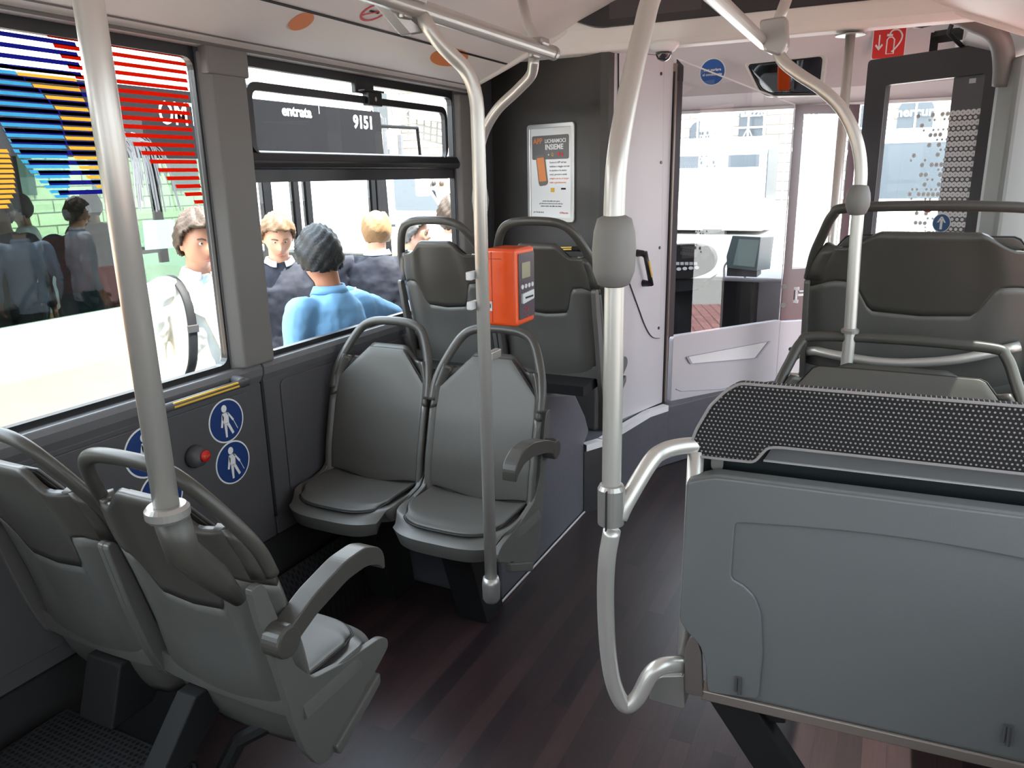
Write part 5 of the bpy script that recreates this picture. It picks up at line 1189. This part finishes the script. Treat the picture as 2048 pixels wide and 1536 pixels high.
mr = MB(); m1 = at(838, 330, x=BX - .1); m2 = at(852, 385, x=BX - .1)
mr.box((m1 + m2) / 2 + V((0, 0, 0)), (.10, .22, .40)); mr.out('mirror_housing', M['white'], ob, bevel=.03); MB().tube([V((BX - .05, y1 - .1, 2.1)), V((m1.x, m1.y, 2.12)), (m1 + m2) / 2], .02, 8).out('mirror_arm', KB, ob)
text('lettering', '9151', .17, at(727, 246, x=BX + .012), (0, 1, 0), (0, 0, 1), M['white'], ob, bold=.006); text('lettering', 'entrata', .125, at(594, 224, x=BX + .012), (0, 1, 0), (0, 0, 1), M['white'], ob, bold=.004, sx=1.1)
text('lettering', 'OMT', .24, at(358, 230, x=BX + .012), (0, 1, 0), (0, 0, 1), M['white'], ob, bold=.001, sx=.72)
for k_, px in enumerate((508, 520, 531)): MB().tube([at(px, 330, x=BX + .012), at(px + 4, 352, x=BX + .012)], .008, 6).out('grille_mark', M['lgrey'], ob)
for px in (222, 632): MB().b2(at(px, 160, x=BX + .01) + V((0, 0, -.3)), at(px + 2, 160, x=BX + .014) + V((0, .0, .02))).out('panel_joint', M['rubber'], ob)
for yy in (-2.6, 4.2):
    MB().lathe([(0, -.14), (.44, -.14), (.48, -.10), (.48, .10), (.44, .13), (0, .13)], (BX - .16, yy, GZ + .48), 28, 'x').out('wheel', M['blackm'], ob)
ps_ = poly('notice_sheet', [at(284, 441, x=BX + .01), at(348, 439, x=BX + .01), at(352, 495, x=BX + .01), at(290, 500, x=BX + .01)], (1, 0, 0), mat('mint', sr(96, 150, 124), .6), None, .003); setp(ps_, 'pale mint square notice stuck on the window of the neighbouring bus', 'notice')
# seats and a passenger in the neighbouring bus
for i, yy in enumerate((-1.2, .2, 1.5, 2.8)):
    o = dup(s3, (BX - .55, yy, .1), 0, 'seat inside the neighbouring bus behind its dark side glass', 'seats in the neighbouring bus')
hp_ = mat('cloth_dark_suit', sr(44, 50, 62), .8, bump=.3, scale=300)
person('person', 'passenger in a dark suit seen from behind through the dark glass of the neighbouring bus', (BX - .85, 4.05, -.30), math.radians(35), 1.74, SK2, HK, hp_, CG, head=(0, .4), lean=.2, vox=.014, build=1.15)
for i, (px, dx) in enumerate(((20, -6.2), (62, -7.05), (200, -6.75))):
    p = at(px, 520, x=dx); person('person', ['dim standing passenger at the far left inside the neighbouring bus', 'dim passenger in grey just right of the far left one inside the neighbouring bus', 'dim passenger in a dark jacket inside the neighbouring bus, beside the near pole'][i], (p.x, p.y, -.25), math.radians(200 - 60 * i), 1.72, SK2, HK, [CG, CWh, hp_][i], CG, vox=.016, lowres=True)
# grey streaks on the dark glass that paint a reflection of drooping fronds
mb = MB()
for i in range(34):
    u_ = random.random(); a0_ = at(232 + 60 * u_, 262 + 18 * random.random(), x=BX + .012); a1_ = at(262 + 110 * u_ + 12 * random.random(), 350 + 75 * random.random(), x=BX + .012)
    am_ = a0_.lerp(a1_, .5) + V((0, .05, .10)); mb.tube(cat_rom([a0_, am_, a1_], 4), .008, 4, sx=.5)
mb.out('frond_reflection', mat('frond_reflection_grey', sr(120, 120, 122), .8), ob)
# ---------- livery stripes printed on our large left window ----------
lv = thing('window_livery', (XL - .019, 1.0, 1.5), 'red, blue, sky blue and yellow horizontal stripe lettering printed on the large left window', 'window decal')
xs = XL - .0185
mr_, mbl, mcy, mye = mat('stripe_red', sr(226, 62, 36), .5), mat('stripe_blue', sr(34, 38, 128), .5), mat('stripe_sky', sr(92, 190, 226), .5), mat('stripe_yellow', sr(250, 204, 96), .5)
def decal(n, c):
    m = bpy.data.materials.new(n); m.use_nodes = True; nt = m.node_tree; nt.nodes.clear(); o = nt.nodes.new('ShaderNodeOutputMaterial'); mx = nt.nodes.new('ShaderNodeMixShader'); a = nt.nodes.new('ShaderNodeBsdfDiffuse'); b = nt.nodes.new('ShaderNodeBsdfTranslucent')
    a.inputs[0].default_value = c; b.inputs[0].default_value = c; mx.inputs[0].default_value = .5; nt.links.new(a.outputs[0], mx.inputs[1]); nt.links.new(b.outputs[0], mx.inputs[2]); nt.links.new(mx.outputs[0], o.inputs[0]); return m
mr_, mbl, mcy, mye = decal('stripe_red', sr(214, 52, 26)), decal('stripe_blue', sr(52, 54, 160)), decal('stripe_sky', sr(110, 195, 225)), decal('stripe_yellow', sr(250, 205, 105))
def stripe_set(nm, rows, m, th_=.011):
    b_ = MB()
    for (xa, xb, ya, yb) in rows:   # left px, right px, y at left, y at right
        p, q = at(xa, ya, x=xs), at(xb, yb, x=xs); q.z = p.z = (p.z + q.z) / 2
        b_.prism([p, q, q + V((0, -.004, th_)), p + V((0, -.004, th_))], (.0006, 0, 0))
    b_.out(nm, m, lv)
def yl(x, yref): return yref + (x) * (sl + (yref - 230) * -.00075)
def VPy(x, yr, xr):   # follow the vanishing direction of the window
    return 337 + (yr - 337) * (1800 - x) / (1800 - xr)
rows = []; yy = 98; k_ = 0
Lx = lerp
for k_ in range(19):
    yr = 98 + k_ * 17.6      # at x = 250
    xl_ = lerp([(0, 100), (5, 160), (6, 218), (9, 236), (12, 285), (15, 335), (18, 390)], k_); xr_ = lerp([(0, 372), (6, 380), (12, 392), (18, 408)], k_)
    if k_ < 5: xl_ = lerp([(0, 95), (4, 152)], k_)
    rows.append((xl_, xr_, VPy(xl_, yr, 250), VPy(xr_, yr, 250)))
stripe_set('red_stripes', rows, mr_)
rows = []
for k_ in range(17):
    yr = 50 + k_ * 21.5      # at x = 0
    xl_ = lerp([(0, 0), (9, 0), (11, 25), (13, 60), (16, 120)], k_); xr_ = lerp([(0, 150), (4, 165), (8, 190), (12, 205), (16, 208)], k_)
    rows.append((xl_, xr_, VPy(xl_, yr, 0), VPy(xr_, yr, 0)))
stripe_set('blue_stripes', rows, mbl)
rows = []
for k_ in range(26):
    yr = 132 + k_ * 10.6
    xl_ = lerp([(0, 0), (10, 0), (16, 30), (20, 62), (25, 112)], k_); xr_ = lerp([(0, 20), (4, 80), (8, 118), (14, 132), (20, 142), (25, 138)], k_)
    rows.append((xl_, xr_, VPy(xl_, yr, 0) + 3, VPy(xr_, yr, 0) + 3))
stripe_set('sky_stripes', rows, mcy, .0078)
rows = []
for k_ in range(24):
    yr = 128 + k_ * 10.6
    xl_ = lerp([(0, 20), (4, 85), (8, 122), (14, 136), (20, 165), (23, 195)], k_); xr_ = lerp([(0, 150), (10, 190), (23, 208)], k_)
    rows.append((xl_, xr_, VPy(xl_, yr, 0) + 8, VPy(xr_, yr, 0) + 8))
stripe_set('yellow_stripes', rows, mye, .0078); rows = []
for k_ in range(12):
    yr = 305 + k_ * 10.2; rows.append((0, lerp([(0, 18), (4, 30), (8, 32), (11, 18)], k_), yr, VPy(25, yr, 0)))
stripe_set('yellow_stripes', rows, mye, .0078)
# ---------- van, far buses, people in the square ----------
vn = thing('van', (-9.6, 12.6, GZ), 'white delivery van seen through the door glass of the neighbouring bus', 'van', rz=math.radians(-30))
MB().prism(round_poly([V((-.95, -2.4, .35)), V((-.95, 2.3, .35)), V((-.95, 2.35, 1.0)), V((-.95, 1.55, 1.25)), V((-.95, .95, 2.1)), V((-.95, -2.4, 2.25))], .12, 4), (1.9, 0, 0)).out('body', WB, vn, True, bevel=.06, seg=3)
for s in (-1, 1): MB().prism(round_poly([V((s * .96, .45, 1.3)), V((s * .96, 1.45, 1.25)), V((s * .96, .95, 1.95)), V((s * .96, .45, 1.95))], .05, 3), (s * .01, 0, 0)).out('side_window', gl_d, vn, True)
MB().b2((.955, -1.9, 1.4), (.97, -1.0, 1.6)).out('badge_panel', M['lgrey'], vn, True); MB().b2((.955, .30, 1.0), (.985, .42, 1.05)).out('door_handle', M['black'], vn, True)
for yy in (-1.6, 1.5):
    for xx in (-.9, .9): MB().lathe([(0, -.12), (.33, -.12), (.36, 0), (.33, .12), (0, .12)], (xx, yy, .36), 20, 'x').out('wheel', M['blackm'], vn, True)
def farbus(nm, loc, L_, rz, lab, front=False):
    b = thing(nm, loc, lab, 'bus', rz=rz)
    MB().prism(round_poly([V((-1.25, 0, .12)), V((1.25, 0, .12)), V((1.25, 0, 2.9)), V((-1.25, 0, 2.9))], .15, 4), (0, L_, 0)).out('body', WB, b, True, bevel=.05)
    for s in (-1, 1): (MB().b2((s * 1.25, .2, 2.02), (s * 1.26, L_ - .2, 2.38)).out('window_band', gl_d, b, True), MB().b2((s * 1.25, .4, 1.3), (s * 1.255, L_ - .4, 1.98)).out('side_windows', M['rubber'], b, True))
    MB().prism(round_poly([V((-1.1, -.01, 1.1)), V((1.1, -.01, 1.1)), V((1.1, -.01, 2.55)), V((-1.1, -.01, 2.55))], .12, 4), (0, -.02, 0)).out('windscreen', gl_d, b, True)
    for x in (-.8, .8): MB().lathe([(0, -.03), (.11, -.02), (.11, .02), (0, .03)], (x, -.02, .75), 14, 'y').out('headlamp', M['lgrey'], b, True)
    for yy in (1.5, L_ - 2):
        for s in (-1, 1): MB().lathe([(0, -.12), (.45, -.12), (.45, .12), (0, .12)], (s * 1.1, yy, .48), 20, 'x').out('wheel', M['blackm'], b, True)
    return b
farbus('bus', (-3.6, 26, GZ), 11, math.radians(90), 'white bus with dark window band crossing the square beyond the windscreen')
farbus('coach', (.45, 24, GZ), 9, math.radians(-2), 'white coach with dark windscreen facing us, seen through the dotted door glass')
cols_ = [CN, CWh, CB, CG, CWh, CN, CLB, CW]
base_p = []
for i, (px, sc_) in enumerate(((796, 30), (808, 31), (820, 29), (832, 32), (842, 28), (858, 26), (868, 33), (884, 31))):
    w_ = ray(px, 392); s_ = sc_ / 1540; q = V((w_.x * s_, w_.y * s_, GZ))
    person('person', ['distant pedestrian in navy, leftmost of the row by the canopy post', 'distant pedestrian in white, second from the left in the square', 'distant pedestrian in blue, third from the left in the square', 'distant pedestrian in dark grey, fourth from the left in the square', 'distant pedestrian in white, fifth from the left in the square', 'distant pedestrian in navy, nearest of those in the square', 'distant pedestrian in pale blue, second from the right in the square', 'distant pedestrian in cream, rightmost of the row in the square'][i], q, random.random() * 6, 1.7 + .1 * random.random(), SK, [HK, HB][i % 2], cols_[i], [CG, CN][i % 2], vox=.02, lowres=True, group='pedestrians in the square')
# flowering bushes in planters
lf = mat('leaf_dry', sr(176, 172, 110), .7, var=.3, vscale=8)
def bush(loc, r, lab, n=900):
    b = thing('planter_bush', loc, lab, 'plant'); mb = MB()
    for i in range(n):
        a = random.random() * 2 * PI; e_ = math.asin(random.random()); R = r * (.6 + .4 * random.random())
        c = V((R * math.cos(a) * math.cos(e_), R * math.sin(a) * math.cos(e_), .45 + R * math.sin(e_) * .8)); d = V((random.uniform(-1, 1), random.uniform(-1, 1), random.uniform(-.3, 1))).normalized() * .09; s_ = d.cross(V((random.random(), random.random(), .3))).normalized() * .025
        mb.add([c, c + d * .5 + s_, c + d, c + d * .5 - s_], [(0, 1, 2, 3)])
    mb.out('foliage', lf, b, True); MB().lathe([(.0, 0), (r * .6, 0), (r * .75, .5), (r * .7, .5), (0, .45)], (0, 0, 0), 20).out('pot', M['rubber'], b, True)
    MB().tube([V((0, 0, .4)), V((.02, 0, .45 + r * .6))], .03, 6).out('stem', M['blackm'], b, True)
for i, (px, d_) in enumerate(((808, 11), (880, 12))):
    w_ = ray(px, 440); s_ = d_ / 1540; bush(V((w_.x * s_, w_.y * s_, GZ)), .52, ['yellow-green planter bush behind the grey-haired man', 'yellow-green planter bush at the right edge of the hopper window'][i])
w_ = ray(75, 455); s_ = 8.6 / 1540; bush(V((w_.x * s_, w_.y * s_, GZ)), .8, 'yellow-green planter bush seen through the neighbouring bus at far left')
lf = mat('leaf_pale', sr(236, 238, 226), .7)  # near-white leaves carry the overexposed sunlight in their colour
for i, (px, yy_) in enumerate(((1776, 19), (1852, 19.5))):
    p = at(px, 430, y=yy_); bush(V((p.x, yy_, GZ)), .62, ['pale planter bush in front of the left half of the coach', 'pale planter bush in front of the right half of the coach'][i], 1500)
# street lamp
sl_ = thing('street_lamp', at(768, 300, y=15) * 1, 'ornate street lamp with curled arm behind the neighbouring bus', 'street lamp'); p = at(768, 245, y=15); sl_.location = (p.x, p.y, GZ)
MB().tube([V((p.x, p.y, GZ)), V((p.x, p.y, p.z + .1))], .05, 8).out('post', M['wall'], sl_); MB().tube(cat_rom([V((p.x, p.y, p.z)), p + V((-.15, 0, .3)), p + V((0, 0, .45)), p + V((.2, 0, .35)), p + V((.25, 0, .1))], 5), .02, 6).out('arm', M['wall'], sl_)
MB().lathe([(.02, .15), (.09, .05), (.10, -.10), (.0, -.16)], p + V((.25, 0, 0)), 14).out('lantern', M['lgrey'], sl_)
# stone wall of the big building on the left behind the crowd
# ---------- camera, light, world ----------
cd = bpy.data.cameras.new('camera'); cam = bpy.data.objects.new('camera', cd); COL.objects.link(cam)
cd.sensor_width = 36; cd.lens = FPX / 2048 * 36; cd.clip_start = .02; cd.clip_end = 500
Rc = Matrix([[RM[i][0], -RM[i][1], -RM[i][2]] for i in range(3)])
cam.matrix_world = Matrix.Translation((0, 0, H)) @ Rc.to_4x4()
scn.camera = cam
sd = bpy.data.lights.new('sun', 'SUN'); sd.energy = 20; sd.angle = .01; sd.color = (1, .95, .88)
so = bpy.data.objects.new('sun', sd); COL.objects.link(so)
so.rotation_euler = V((.34, .10, 1.0)).to_track_quat('Z', 'Y').to_euler()
w = bpy.data.worlds.new('w'); scn.world = w; w.use_nodes = True; nt = w.node_tree; bg = nt.nodes['Background']
tc = nt.nodes.new('ShaderNodeTexCoord'); sp = nt.nodes.new('ShaderNodeSeparateXYZ'); cr = nt.nodes.new('ShaderNodeValToRGB')
nt.links.new(tc.outputs['Generated'], sp.inputs[0]); nt.links.new(sp.outputs[2], cr.inputs[0]); nt.links.new(cr.outputs[0], bg.inputs[0])
cr.color_ramp.elements[0].color = (.93, .96, 1, 1); cr.color_ramp.elements[1].color = (.75, .87, 1, 1); cr.color_ramp.elements[1].position = .8
bg.inputs[1].default_value = 6.5
scn.view_settings.view_transform = 'Standard'; scn.view_settings.look = 'None'; scn.view_settings.exposure = .6
scn.cycles.use_denoising = True; scn.cycles.max_bounces = 8; scn.cycles.diffuse_bounces = 5; scn.cycles.glossy_bounces = 4; scn.cycles.transparent_max_bounces = 16
scn.cycles.sample_clamp_indirect = 6; scn.cycles.caustics_reflective = False; scn.cycles.caustics_refractive = False
